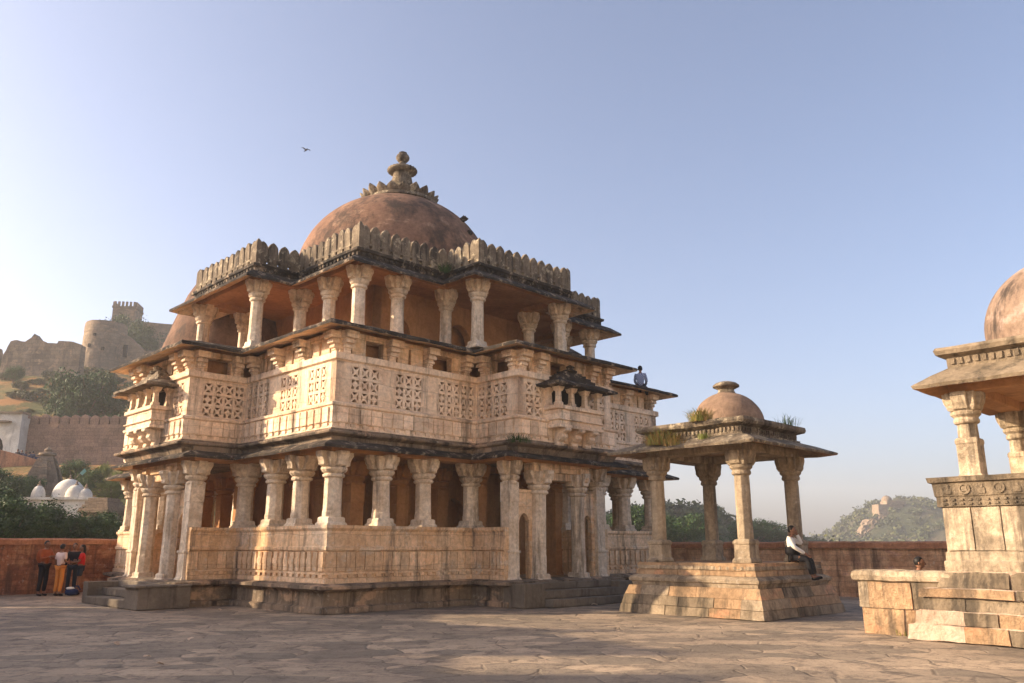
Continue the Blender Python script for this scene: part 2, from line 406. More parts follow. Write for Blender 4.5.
# parapets of the ground storey, one per corner of the cross
PP = [(.05,.70),(.05,.82),(.0,.84),(.0,.9),(.03,.92),(.03,.97),(0,.99),(0,1.47),(.05,1.5),(.06,1.58),(.02,1.61),(.015,1.98),(.05,2.02),(.07,2.05),(.07,2.12),(-.45,2.12),(-.45,.70)]
for k in range(4):
    T = ROT[k]; mb = MB(T)
    path = [(-P0+.5,-B0),(-A0,-B0),(-A0,-A0),(-B0,-A0),(-B0,-P0+.1)]
    path = [(-P0+.1,-B0)]+path[1:]
    mb.sweep(path, PP, closed=False, seg=.5)
    # upright slabs with gaps, and a row of dentils
    segs = [((-P0+.1,-B0),(-A0,-B0)),((-A0,-B0),(-A0,-A0)),((-A0,-A0),(-B0,-A0)),((-B0,-A0),(-B0,-P0+.1))]
    for (a, b) in segs:
        a = Vector(a); b = Vector(b); L = (b-a).length; d = (b-a)/L; nn = Vector((d.y,-d.x))
        n = max(2, round(L/.29)); w = L/n
        ribs = abs(nn.x) > .5          # slabs of the u faces stand out as turned ribs
        for i in range(n):
            s = (i+.5)*w
            o = (a.x, a.y)
            g = .025 if not ribs else .09; mb.cur = rblk.uniform(-1,1)
            mb.bar(o, d, nn, (s,1.0), (s,1.46), w-g, 0, .03+.012*(i%3==1)+(.025 if ribs else 0))
            if ribs: mb.bar(o, d, nn, (s,1.16), (s,1.3), w-g+.03, 0, .07)
            mb.bar(o, d, nn, (s,.84), (s,.92), w*.5, 0, .05)
    mb.cur = 0.
    mb.build('parapet', M['stone'], temple, rough=(.5,.006,2.2))
# columns on the parapets
c0 = column_parts('column', temple, 2.1, 3.98, .245, M['colst'], loc=(-6.82,-6.82,0))
for k in range(4):
    for (u, v) in ((-6.82,-6.82),(-5.3,-6.82),(-3.86,-6.82),(-2.08,-6.82),(-6.82,-5.25),(-6.82,-3.86),(-6.82,-2.08)):
        if k == 0 and (u, v) == (-6.82,-6.82): continue
        q = rotp((u, v), k); dup(c0, temple, (*q, 2.1), R(90*k))
# porches: tall corner pillars, inner columns and the pierced arches between them
pil = column_parts('pillar', temple, ZF-.06, 3.98, .21, M['colst'], loc=(0,0,0), rect=True)
pcol = column_parts('column', temple, ZF-.1, 3.75, .235, M['colst'], loc=(0,0,0))
first = True
for k in range(4):
    for s in (-1, 1):
        q = rotp((s*1.92,-8.3), k); r_ = rotp((s*.88,-8.42), k)
        if first: pil.location = (*q, ZF-.06); pcol.location = (*r_, ZF-.1); first = False
        else: dup(pil, temple, (*q, ZF-.06), R(90*k)); dup(pcol, temple, (*r_, ZF-.1), R(90*k))
        mb = MB(ROT[k])
        arch_wall(mb, min(s*1.07,s*1.72), max(s*1.07,s*1.72), ZF-.02, 3.2, [(s*1.395,.42,2.25,.28)], -8.36, -8.2)
        mb.build('arched_screen', M['stone'], temple)
    mb = MB(ROT[k])
    mb.box(-1.25,1.25,-8.62,-8.2,3.72,3.98); mb.box(-.7,.7,-8.55,-8.3,3.5,3.72)
    for s in (-1,1):
        mb.box(s*.88-.17,s*.88+.17,-8.72,-8.6,3.4,3.9)
        mb.lathe([(.02,3.45),(.12,3.5),(.15,3.6),(.12,3.7),(.02,3.75)], s*.88, -8.72, 10)
    mb.build('porch_lintel', M['stone'], temple, bevel=.015)
# inner pillars and core with arched doorways
ip = None
for k in range(4):
    for (u, v) in ((-4.9,-4.9),(-3.3,-4.9),(3.3,-4.9),(-1.75,-4.9),(1.75,-4.9),(-1.75,-6.7),(1.75,-6.7)):
        q = rotp((u, v), k)
        if ip is None: ip = column_parts('pillar', temple, ZF-.02, 3.98, .23, M['bounce_tint'], loc=(*q,0), rect=True)
        else: dup(ip, temple, (*q, ZF-.02), R(90*k))
    mb = MB(ROT[k])
    arch_wall(mb, -3.6, 3.6, ZF-.02, 4.1, [(-2.45,.75,2.5,.5),(-.0,1.15,2.6,.6),(2.45,.75,2.5,.5)], -3.6, -3.25)
    mb.build('inner_wall', M['bounce_tint'], temple)
for z0, z1 in ((ZF-.02,4.1),(7.56,9.97)):
    mb = MB(); mb.box(-3.12,3.12,-3.12,3.12,z0,z1); mb.build('inner_chamber', M['bounce_tint'], temple)
# beams and ceiling
mb = MB(); mb.sweep(cross(6.82,2.08,8.3), [(.26,3.97),(.26,4.2),(-.26,4.2),(-.26,3.97)])
mb.sweep([(-4.9,-4.9),(4.9,-4.9),(4.9,4.9),(-4.9,4.9)], [(.2,3.98),(.2,4.18),(-.2,4.18),(-.2,3.98)])
mb.build('beam', M['bounce_tint'], temple, bevel=.015)
mb = MB(); mb.prism(cross(A0+.08,B0+.08,P0+.08), 4.18, 4.4); mb.build('floor_slab', M['plinth'], temple)

def eave(path, tip_o, tip_z, in_o, in_z, th, name='eave', rag=.022):
    mb = MB()
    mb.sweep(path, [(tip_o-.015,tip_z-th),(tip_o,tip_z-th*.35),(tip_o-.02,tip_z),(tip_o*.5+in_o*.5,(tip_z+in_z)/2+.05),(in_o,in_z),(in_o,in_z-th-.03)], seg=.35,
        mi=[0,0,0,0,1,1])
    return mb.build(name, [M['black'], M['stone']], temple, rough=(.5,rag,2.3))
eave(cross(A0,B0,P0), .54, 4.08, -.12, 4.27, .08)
# sooty ledge above the lower eave
mb = MB(); mb.sweep(cross(7.06,2.11,8.83), [(.02,4.18),(.1,4.34),(.30,4.4),(.32,4.44),(.3,4.47),(.16,4.5),(.16,4.55),(-.2,4.55),(-.2,4.18)], seg=.4)
mb.build('ledge', M['plinth'], temple, rough=(.5,.014,2.1))

# ---- middle storey
A1, B1, P1 = 7.06, 2.11, 8.83
mb = MB(); mb.prism(cross(A1-.05,B1-.05,P1-.05), 4.40, 4.56); mb.build('floor_slab', M['bounce_tint'], temple)
mb = MB()
mb.sweep(cross(A1,B1,P1), [(.0,4.54),(.12,4.54),(.12,4.6),(.09,4.62),(.09,4.68),(.12,4.7),(.12,5.12),(.17,5.15),(.18,5.21),(.05,5.26),(-.2,5.26),(-.2,4.54)], seg=.5)
pth = cross(A1,B1,P1)
for i in range(20):
    a = Vector(pth[i]); b = Vector(pth[(i+1)%20]); L = (b-a).length; d = (b-a)/L; nn = Vector((d.y,-d.x))
    n = max(2, round(L/.36)); w = L/n
    ribs = nn.x < -.5
    for j in range(n):
        s = (j+.5)*w; mb.cur = rblk.uniform(-1,1)
        mb.bar((a.x,a.y), d, nn, (s,4.72), (s,5.1), w-(.03 if not ribs else .08), .1, .145+.01*(j%4==2)+(.015 if ribs else 0))
        mb.bar((a.x,a.y), d, nn, (s,4.6), (s,4.69), w*.45, .05, .135)
mb.build('balustrade', M['lime'], temple, rough=(.5,.007,2.))
# walls with pierced panels, straight piece by straight piece
def wall_piece(k, s0, s1, plane, panels, full=True, axis='x'):
    """axis x: wall along x at y=plane facing -y; axis y: along y at x=plane facing -x (rotated by k)"""
    if axis == 'x': o = (0, plane); d = (1, 0); nn = (0, -1)
    else: o = (plane, 0); d = (0, 1); nn = (-1, 0)
    if axis == 'e': o = (plane, 0); d = (0, 1); nn = (1, 0)
    mb = MB(ROT[k]); z0, z1 = 5.2, 6.4
    B = lambda a, b, zz0, zz1: mb.bar(o, d, nn, ((a+b)/2, zz0), ((a+b)/2, zz1), b-a, -.25, 0) if b-a > .005 else None
    B(s0, s1, 6.29, z1)
    x = s0
    for a, b, nc in panels:
        B(x, a, z0, 6.289); x = b
    B(x, s1, z0, 6.289)
    mb.build('wall', M['lime'], temple)
    for a, b, nc in panels:
        j = MB(ROT[k]); jali(j, o, d, (nn[0],nn[1]), a, b, 5.27, 6.287, nc, 3, t=.12)
        for _v in range(0): pass
        j.build('pierced_screen', M['lime'], temple)
for k in range(4):
    pr = [(-6.6,-5.68,3),(-5.15,-4.2,3),(-3.6,-2.2,5)]
    wall_piece(k, -A1, -B1, -A1, pr)
    wall_piece(k, B1, A1, -A1, [(2.2,3.5,4),(4.2,5.15,3),(5.7,6.6,3)])
    wall_piece(k, -P1, -A1-.001, -B1, [(-8.4,-7.12,4)], axis='y')
    # the +x side of the porch
    wall_piece(k, -P1+.25, -A1-.001, B1, [(-8.4,-7.12,4)], axis='e')
    wall_piece(k, -B1, B1, -P1, [(-1.8,-1.1,2),(1.1,1.8,2)])
mb = MB(); mb.sweep(cross(A1,B1,P1), [(.02,6.37),(.08,6.4),(.08,6.56),(.03,6.585),(-.3,6.585),(-.3,6.37)], seg=.5)
mb.build('coping', M['lime'], temple, rough=(.6,.006,2))
# frieze: dark gaps between short posts, carried by stepped brackets
mb = MB(); rb = random.Random(3)
for i in range(20):
    a = Vector(pth[i]); b = Vector(pth[(i+1)%20]); L = (b-a).length; d = (b-a)/L; nn = Vector((d.y,-d.x))
    n = max(2, round(L/.52)); w = L/n
    for j in range(n):
        if rb.random() < .1: continue
        s = (j+.5)*w
        mb.bar((a.x,a.y), d, nn, (s,6.58), (s,7.1), w*rb.uniform(.68,.93), -.35, -.1)
mb.sweep(pth, [(-.08,7.05),(-.08,7.22),(-.5,7.22),(-.5,7.05)])
mb.build('frieze', M['stone'], temple, bevel=.01)
mb = MB(); mb.sweep(cross(A1-.7,B1-.7,P1-.7), [(0,6.5),(0,7.2),(-.1,7.2),(-.1,6.5)]); mb.build('inner_wall', M['bounce_tint'], temple)
br = MB()
br.box(-.16,.16,-.06,.3,6.58,6.66)
br.v = []; br.f = []; br.m = []; br.b = []; br.box(-.11,.11,-.06,.3,6.58,6.66)
for i,(w,o0,z0,z1) in enumerate(((.15,.1,6.66,6.72),(.19,.16,6.72,6.8),(.16,.14,6.8,6.84),(.23,.24,6.84,6.93),(.2,.2,6.93,6.97),(.29,.34,6.97,7.08),(.31,.36,7.08,7.16))):
    br.box(-w*.66,w*.66,-o0*.85,.3,z0,z1)
brk = br.build('bracket', M['lime'], temple, bevel=.012)
bp = []
for k in range(4):
    for s in (-6.8,-5.3,-3.9,-2.5,2.5,3.9,5.3,6.8): bp.append(((s,-A1+.05),k,0))
    for s in (-1.9,-1.2,1.2,1.9): bp.append(((s,-P1+.05),k,0))
    for s in (-8.55,-7.35): bp.append(((-B1+.05,s),k,-90))
    for s in (-8.55,-7.35): bp.append(((B1-.05,s),k,90))
for i,(p,k,a) in enumerate(bp):
    o = brk if i == 0 else dup(brk, temple)
    o.location = (*rotp(p,k),0); o.rotation_euler = (0,0,R(90*k+a))
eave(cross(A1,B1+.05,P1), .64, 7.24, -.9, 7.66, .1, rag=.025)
mb = MB(); mb.prism(cross(A1-.4,B1-.4,P1-.4), 7.2, 7.56); mb.build('floor_slab', M['bounce_tint'], temple)

# balconies
def balcony(k):
    T = ROT[k]
    mb = MB(T); y0, y1, w = -9.42, -8.8, 1.02
    mb.box(-w,w,y0,y1,4.96,5.06); mb.box(-w+.04,w-.04,y0+.04,y1,5.06,5.5); mb.box(-w-.03,w+.03,y0-.03,y1,5.5,5.62)
    mb.box(-w-.02,w+.02,y0-.02,y1,5.18,5.22)
    o = mb.build('balcony', M['lime'], temple, bevel=.015, rough=(.4,.006,3))
    for x in (-.88,-.3,.3,.88):
        c = MB(T); c.T = T @ Matrix.Translation((x,y0+.14,0)); c.sqloft([(.1,5.6),(.1,5.7),(.07,5.73),(.06,6.02),(.1,6.06),(.13,6.16),(.14,6.24)]); c.build('post', M['lime'], o)
    for s in (-1,1):
        c = MB(T); c.T = T @ Matrix.Translation((s*.88,-8.9,0)); c.sqloft([(.1,5.6),(.07,5.73),(.06,6.02),(.13,6.16),(.14,6.24)]); c.build('post', M['lime'], o)
    b = MB(T); b.box(-.88,.88,-8.84,-8.8,5.62,6.25); b.build('opening', M['void'], o)
    r = MB(T)
    e = .32
    r.loft([[(-w-e,y0-e,6.17),(w+e,y0-e,6.17),(w+e,y1,6.17),(-w-e,y1,6.17)],[(-w-e,y0-e,6.24),(w+e,y0-e,6.24),(w+e,y1,6.24),(-w-e,y1,6.24)],
        [(-w+.1,y0+.1,6.42),(w-.1,y0+.1,6.42),(w-.1,y1,6.42),(-w+.1,y1,6.42)]])
    for a,z0,z1 in ((.0,6.42,6.52),(.15,6.52,6.6),(.32,6.6,6.68),(.45,6.68,6.75)):
        r.box(-w+.16+a,w-.16-a,y0+.16+a*.35,y1,z0,z1)
    r.lathe([(.2,6.74),(.24,6.8),(.1,6.86),(.14,6.93),(.02,7.0)], 0, -8.98, 10)
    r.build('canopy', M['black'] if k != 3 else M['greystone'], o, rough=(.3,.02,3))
    for x in (-.62,0,.62):
        q = MB(T); pr = [(0,4.42),(.13,4.42),(.2,4.5),(.16,4.58),(.26,4.62),(.36,4.72),(.32,4.8),(.5,4.88),(.5,4.96),(0,4.96)]
        pr = [(-8.95-d_, z) for d_, z in pr]; n = len(pr)
        q.add([(x-.13,y,z) for y,z in pr]+[(x+.13,y,z) for y,z in pr], [tuple(range(n)),tuple(range(2*n-1,n-1,-1))]+[(i,(i+1)%n,n+(i+1)%n,n+i) for i in range(n)])
        q.build('bracket', M['lime'], o, bevel=.02)
for k in range(4): balcony(k)

# ---- top storey
A2, B2, P2 = 5.58, 2.12, 7.09
c2 = column_parts('column', temple, 7.56, 9.76, .215, M['colst'], loc=(-5.33,-5.33,0))
for k in range(4):
    for (u, v) in ((-5.33,-5.33),(-3.9,-5.33),(-1.95,-5.33),(-5.33,-3.7),(-5.33,-1.95),(-1.92,-6.85),(1.92,-6.85)):
        if k == 0 and u == v == -5.33: continue
        dup(c2, temple, (*rotp((u,v),k), 7.56), R(90*k))
    mb = MB(ROT[k])
    arch_wall(mb, -3.75, 3.75, 7.56, 10., [(-2.6,.9,8.5,.55),(0,1.2,8.7,.6),(2.6,.9,8.5,.55)], -3.75, -3.4)
    mb.build('inner_wall', M['bounce_tint'], temple)
mb = MB(); mb.sweep(cross(5.33,1.95,6.85), [(.24,9.75),(.24,9.97),(-.24,9.97),(-.24,9.75)]); mb.build('beam', M['bounce_tint'], temple, bevel=.015)
mb = MB(); mb.prism(cross(A2,B2,P2), 9.96, 10.22); mb.build('roof_slab', M['bounce_tint'], temple)
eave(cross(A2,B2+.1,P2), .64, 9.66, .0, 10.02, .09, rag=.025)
mb = MB(); mb.sweep(cross(A2,B2,P2), [(.03,9.98),(.08,10.0),(.08,10.12),(.16,10.16),(.17,10.24),(.05,10.27),(-.3,10.27),(-.3,9.98)], seg=.4)
p2_ = cross(A2,B2,P2)
for i in range(20):
    a = Vector(p2_[i]); b = Vector(p2_[(i+1)%20]); L = (b-a).length; d = (b-a)/L; nn = Vector((d.y,-d.x)); n = max(2, round(L/.2)); w = L/n
    for j in range(n): mb.bar((a.x,a.y), d, nn, ((j+.5)*w,10.04), ((j+.5)*w,10.12), w*.5, .05, .13)
mb.build('cornice', M['black'], temple, rough=(.5,.012,2.5))
mer = MB(); w, h, t = .175, .62, .07
pr = [(-w,0),(w,0),(w,.1),(w*.97,.36),(w*.86,.47),(w*.5,.56),(0,h),(-w*.5,.56),(-w*.86,.47),(-w*.97,.36),(-w,.1)]
n = len(pr)
mer.add([(x,-t,z) for x,z in pr]+[(x,t,z) for x,z in pr], [tuple(range(n)),tuple(range(2*n-1,n-1,-1))]+[(i,(i+1)%n,n+(i+1)%n,n+i) for i in range(n)])
first = None
for i in range(20):
    a = Vector(p2_[i]); b = Vector(p2_[(i+1)%20]); L = (b-a).length; d = (b-a)/L; nn = Vector((d.y,-d.x))
    n = round(L/.385); w = L/n
    mb = MB()
    mb.bar((a.x,a.y), d, nn, (L/2,10.255), (L/2,10.33), L-.02, -.1, .05)
    for j in range(n): mb.bar((a.x,a.y), d, nn, ((j+.5)*w,10.33), ((j+.5)*w,10.42), w*.72, -.1, .05)
    mb.bar((a.x,a.y), d, nn, (L/2,10.42), (L/2,10.48), L-.02, -.1, .06)
    bt = mb.build('battlement', M['greystone'], temple, rough=(.5,.008,3))
    for j in range(n):
        s = (j+.5)*w
        if first is None: o = first = mer.build('merlon', M['greystone'], bt, bevel=.02, rough=(.25,.008,4))
        else: o = first.copy(); COL.objects.link(o); o.parent = bt
        p = a+d*s-nn*.025
        o.location = (p.x,p.y,10.475); o.rotation_euler = (R(rb.uniform(-2,2)),R(rb.uniform(-2,2)),math.atan2(d.y,d.x)); o.scale = (1,1,rb.uniform(.93,1.05))
    if nn.x < -.5 or nn.y < -.5:
        cpz = MB(); cpz.sqloft([(.11,10.25),(.11,11.0),(.05,11.16)], a.x-.0, a.y, 0)
    # little corner posts stand at the outer corners only
for (u, v) in [(-A2,-A2),(A2,-A2),(-A2,A2),(A2,A2)]+[q for k in range(4) for q in (rotp((-B2,-P2),k), rotp((B2,-P2),k))]:
    mb = MB(); mb.sqloft([(.075,10.25),(.075,10.98),(.06,11.04),(.015,11.12)], u*(1-.02/abs(u) if u else 1), v); mb.build('corner_post', M['greystone'], temple, rough=(.3,.008,4))
# drum, dome, lotus ring and finial
mb = MB(); mb.lathe([(3.95,10.2),(3.95,11.3),(3.86,11.4),(3.86,11.9)], -.1, .1, n=32); mb.build('drum', M['dome'], temple, smooth=35)
mb = MB(); Rr = 3.84
mb.lathe([(Rr*math.cos(t), 11.75+3.45*math.sin(t)) for t in [R(a) for a in range(0,90,4)]]+[(.02,15.2)], -.1, .1, n=64)
dome = mb.build('dome', M['dome'], temple, smooth=60)
mb = MB(); mb.lathe([(1.3,14.9),(1.46,15.0),(1.44,15.13),(1.1,15.27),(.75,15.33),(.62,15.4)], n=32); mb.build('lotus_base', M['greystone'], dome, smooth=40)
pet = MB()
for j,(zz,ww,oo) in enumerate(((0,.12,0),(.12,.19,.1),(.26,.2,.2),(.38,.13,.28),(.5,.02,.33))): pass
pr = [(0,.10,0),(.14,.19,.09),(.27,.185,.19),(.39,.11,.27),(.5,.015,.33)]
pet.loft([[(oo-.07+.1*zz,-ww,zz),(oo+.07-.1*zz,-ww*.7,zz-.02),(oo+.1-.12*zz,0,zz-.03),(oo+.07-.1*zz,ww*.7,zz-.02),(oo-.07+.1*zz,ww,zz),(oo-.04+.05*zz,0,zz+.01)] for zz,ww,oo in pr])
p0 = None
for i in range(20):
    a = 2*math.pi*(i+.3)/20
    if p0 is None: o = p0 = pet.build('lotus_petal', M['greystone'], dome, smooth=50)
    else: o = p0.copy(); COL.objects.link(o); o.parent = dome
    o.location = (1.3*math.cos(a)-.05,1.3*math.sin(a)+.05,15.08); o.rotation_euler = (0,0,a); o.scale = (.85,1.3,.85*rb.uniform(.85,1.05))
mb = MB(); mb.lathe([(.66,15.2),(.66,15.36),(.6,15.4),(.62,15.55),(.52,15.62),(.43,16.1),(.36,16.42),(.38,16.48),(.56,16.5),(.63,16.57),(.6,16.66),(.38,16.74),(.25,16.8),(.16,16.88),(.13,16.98),(.2,17.02),(.27,17.12),(.28,17.2),(.24,17.29),(.14,17.36),(.17,17.4),(.05,17.47)], n=48)
fo = mb.build('finial', M['greystone'], dome, smooth=40)
for v in fo.data.vertices:
    if 15.5 < v.co.z < 16.7:
        a = math.atan2(v.co.y, v.co.x); i_ = round(a/(2*math.pi)*48)
        if i_ % 2: v.co.x *= .86; v.co.y *= .86
for (a, z, l) in ((-28,13.75,.34),(-30,13.1,.22)):
    mb = MB(); mb.box(0,l,-.08,.08,-.05,.05); mb.box(l*.2,l*.85,-.1,.1,.04,.1)
    o = mb.build('stone_spur', M['black'], dome, rough=(.1,.035,5)); rr = 3.84*math.cos(math.asin((z-11.75)/3.45))-.12
    o.location = (rr*math.cos(R(a-44.5))-.1,rr*math.sin(R(a-44.5))+.1,z); o.rotation_euler = (0,R(-25),R(a-44.5))
# steep plastered vault rising from the terrace behind the left porch
mb = MB(); pv = [(2.6,7.5),(2.5,8.8),(2.1,10.1),(1.75,11.0),(1.45,11.6),(1.15,12.0),(.7,12.3),(.05,12.45)]
lx, ly = (-11.0-CX)*cY+(31.0-CY)*sY, -(-11.0-CX)*sY+(31.0-CY)*cY
mb.lathe(pv, lx, ly, 28); mb.build('vault_roof', M['vault'], temple, smooth=60, rough=(.5,.05,1.))
# stairs
mb = MB()
mb.box(-2.35,-1.55,-9.3,-8.5,0,.62); mb.box(-1.55,1.7,-9.0,-8.5,.44,.63); mb.box(-1.55,1.75,-9.3,-8.9,.22,.43); mb.box(-1.55,1.8,-9.62,-9.2,0,.21); mb.box(1.7,2.3,-9.3,-8.5,0,.6)
mb.build('staircase', M['step'], temple, rough=(.4,.012,2.5), bevel=.015)
mb = MB()
mb.box(-9.9,-8.5,-2.75,-1.85,0,.55); mb.box(-10.0,-8.5,-2.8,-1.83,.55,.61)
mb.box(-9.0,-8.5,-1.85,1.3,.44,.63); mb.box(-9.45,-8.95,-1.85,1.35,.22,.43); mb.box(-9.9,-9.4,-1.85,1.2,0,.21); mb.box(-9.85,-8.5,1.2,1.6,0,.6)
mb.build('staircase', M['step'], temple, rough=(.4,.012,2.5), bevel=.015)

for o in [c for c in children(temple) if c.name.split('.')[0] in ('column','pillar','bracket')]:
    q = rb.uniform(.95,1.05); o.scale = (q,rb.uniform(.95,1.05),1); o.rotation_euler.x += R(rb.uniform(-.5,.5)); o.rotation_euler.y += R(rb.uniform(-.5,.5))
# ------------------------------------------------------------------ the two domed pavilions
def chhatri_column(parent, loc, z0, z1, r, mat):
    H = z1-z0; mb = MB()
    mb.lathe([(r*1.02,.12),(r*1.02,.6),(r,H-.75),(r*.96,H-.55)], n=8, rot=R(22.5))
    sh = mb.build('column', mat, parent, rough=(.4,.007,4), bevel=.012); sh.location = (*loc, z0)
    b = MB(); b.sqloft([(r*1.36,0),(r*1.36,.07),(r*1.16,.13),(r*1.14,.42),(r*1.24,.45),(r*1.24,.5),(r*1.04,.55)] if H > 2 else [(r*1.2,0),(r*1.2,.05),(r*1.05,.08),(r*1.05,.62),(r*1.12,.65),(r*1.12,.72),(r*.95,.75)]); b.build('base', mat, sh, bevel=.015, rough=(.3,.008,5))
    c = MB(); k = r
    c.lathe([(k*.96,H-.6),(k*1.25,H-.57),(k*1.25,H-.5),(k*1.1,H-.48),(k*1.45,H-.42),(k*1.5,H-.36),(k*1.3,H-.34)], n=16)
    c.sqloft([(k*1.2,H-.36),(k*1.4,H-.28),(k*1.45,H)])
    for q in range(4):
        c.T = Matrix.Rotation(R(90*q), 4, 'Z'); w = k*.75
        pr = [(k*.8,H-.34),(k*1.5,H-.33),(k*1.65,H-.25),(k*1.8,H-.2),(k*1.95,H-.1),(k*1.95,H),(k*.8,H)]
        c.add([(x,-w,z) for x,z in pr]+[(x,w,z) for x,z in pr], [tuple(range(7)), tuple(range(13,6,-1))]+[(i,(i+1)%7,7+(i+1)%7,7+i) for i in range(7)])
    c.T = None
    c.build('capital', mat, sh, bevel=.015)
    return sh
def square(a, cx=0, cy=0): return [(cx-a,cy-a),(cx+a,cy-a),(cx+a,cy+a),(cx-a,cy+a)]

pav = thing('pavilion', 'small open pavilion with low brown dome and grass tufts on its roof', 'pavilion', (5.568,21.683,0), .775)
mb = MB()
mb.sweep(square(1.62), [(.39,0),(.38,.2),(.33,.22),(.3,.43),(.25,.45),(.2,.66),(.14,.68),(.15,.74),(.2,.77),(.21,.84),(.14,.89),(.06,.92),(.04,1.0),(.07,1.02),(.03,1.04),(.03,1.17),(.05,1.18),(.05,1.215),(-.5,1.22),(-.5,0)], seg=.3)
mb.prism(square(1.3), .3, 1.219)
q4 = square(1.62); core = mb
mb = MB()
for z0, z1, ob, ot in ((.0,.21,.40,.36),(.21,.43,.35,.295),(.43,.665,.285,.2)): blocks(mb, q4, z0, z1, ob, ot, .2, 1.05, .009, .012, mis=(0,0,0,1,2))
mb.sweep(q4, [(.14,.665),(.16,.75),(.2,.77),(.21,.84),(.14,.89),(.06,.92),(-.2,.92),(-.2,.665)], seg=.3, mi=1)
blocks(mb, q4, .92, 1.045, .07, .06, .2, 1.1, .01, .008); blocks(mb, q4, 1.045, 1.216, .035, .04, .2, 1.0, .008, .006)
mb.prism(square(1.5), 0., 1.21)
plat = mb.build('platform', [M['chhatri'],M['chhcol'],M['capstone']], pav, rough=(.22,.014,2.2))
mb = MB()
for (o, d, nn) in (((0,-1.65),(1,0),(0,-1)),((-1.65,0),(0,1),(-1,0))):
    for i in range(17):
        s = -1.52+i*.19
        mb.bar(o, d, nn, (s-.05,1.1), (s+.05,1.1), .09, 0, .018); mb.bar(o, d, nn, (s,1.06), (s,1.14), .05, 0, .028)
mb.sweep(square(1.65), [(-.01,1.055),(.012,1.055),(.012,1.145),(-.01,1.145)], seg=.3)
mb.build('carved_band', M['chhcol'], plat, bevel=.01)
k0 = None
for u in (-1.24,1.24):
    for v in (-1.24,1.24):
        if k0 is None: k0 = chhatri_column(pav, (u,v), 1.215, 3.86, .185, M['chhcol'])
        else: dup(k0, pav, (u,v,1.215), R(random.choice((90,180,270))))
mb = MB(); mb.sweep(square(1.24), [(.2,3.85),(.2,4.08),(-.2,4.08),(-.2,3.85)]); mb.build('beam', M['chhcol'], pav, bevel=.02)
mb = MB(); mb.prism(square(1.42), 4.05, 4.2); mb.build('ceiling', M['chhatri'], pav)
mb = MB()
mb.sweep(square(1.24), [(.9,3.93),(.92,3.99),(.86,4.02),(.5,4.17),(.2,4.27),(.2,4.1)], seg=.3, mi=[0,0,0,0,1,1])
mb.build('eave', [M['greystone'], M['chhatri']], pav, rough=(.3,.018,2.2))
mb = MB()
mb.sweep(square(1.24), [(.22,4.2),(.24,4.3),(.17,4.32),(.17,4.46),(.24,4.48),(.34,4.52),(.37,4.58),(.35,4.66),(.1,4.69),(-.6,4.7),(-.6,4.2)], seg=.3)
for (o, d, nn) in (((0,-1.41),(1,0),(0,-1)),((-1.41,0),(0,1),(-1,0))):
    for i in range(24): mb.bar(o, d, nn, (-1.32+i*.115,4.34), (-1.32+i*.115,4.44), .06, 0, .03)
mb.prism(square(1.2), 4.5, 4.705)
mb.build('cornice', M['greystone'], pav, rough=(.3,.014,2.5))
mb = MB(); mb.lathe([(.95*math.cos(R(a)),4.69+.93*math.sin(R(a))) for a in range(0,86,5)]+[(.02,5.62)], .15, -.15, n=48)
dm = mb.build('dome', M['chhdome'], pav, smooth=60, rough=(.12,.012,3))
mb = MB(); mb.lathe([(.28,5.55),(.22,5.64),(.2,5.7),(.27,5.73),(.35,5.77),(.35,5.81),(.28,5.87),(.16,5.91),(.02,5.93)], .15, -.15, n=24); mb.build('finial', M['greystone'], dm, smooth=40)

QX, QY = 0.05, -21.95
gx, gy = L2W(QX, QY)
pv2 = thing('pavilion', 'tall domed pavilion on a high carved pedestal at the right edge', 'pavilion', (gx,gy,0), YAW)
mb = MB()
mb.sweep(square(2.12), [(.62,0),(.6,.3),(.5,.32),(.5,.5),(.42,.52),(.36,.72),(.42,.74),(.44,.86),(.3,.9),(.16,.95),(.1,1.15),(.02,1.17),(-.6,1.17),(-.6,0)], seg=.25)
q4 = square(2.12); mb = MB()
for z0, z1, ob, ot, av in ((.0,.27,.62,.6,.8),(.27,.5,.52,.5,.75),(.5,.72,.42,.38,1.1),(.72,.88,.44,.42,1.1),(.88,1.17,.2,.1,.85)): blocks(mb, q4, z0, z1, ob, ot, .3, av, .018, .014, mis=(0,1,1,2) if z0 < .4 else (0,1,1))
mb.build('stepped_base', [M['chhatri'],M['capstone'],M['mortar']], pv2, rough=(.14,.02,2.4))
mb = MB()
for o_, z0, z1 in ((.56,0,.27),(.46,.27,.5),(.33,.5,.72),(.38,.72,.88),(.1,.88,1.165)): mb.sweep(q4, [(o_,z0),(o_-.005,z1),(-.3,z1),(-.3,z0)], seg=.3)
mb.build('mortar_bed', M['mortar'], pv2, rough=(.15,.03,2.6))
mb = MB()
mb.sweep(square(2.12), [(.06,1.16),(.06,1.34),(.03,1.36),(.03,1.5),(0,1.52),(0,2.3),(.03,2.32),(.02,2.8),(-.5,2.81),(-.5,1.16)], seg=.4)
mb.prism(square(1.9), 2.6, 2.825)
for (o, d, nn) in (((0,-2.12),(1,0),(0,-1)),((-2.12,0),(0,1),(-1,0))):
    for i in range(9): # wide upright slabs
        s = -1.89+i*.47; mb.cur = rblk.uniform(-1,1); mb.bar(o, d, nn, (s,1.53), (s,2.28), .452, 0, .022+.01*(i%3)); mb.cur = 0.
mb.build('pedestal', M['pedestal'], pv2, rough=(.3,.01,2.5))
mb = MB()
mb.sweep(square(2.12), [(.02,2.3),(.06,2.3),(.06,2.47),(.08,2.49),(.1,2.72),(.15,2.74),(.17,2.83),(-.1,2.835),(-.1,2.3)], seg=.4)
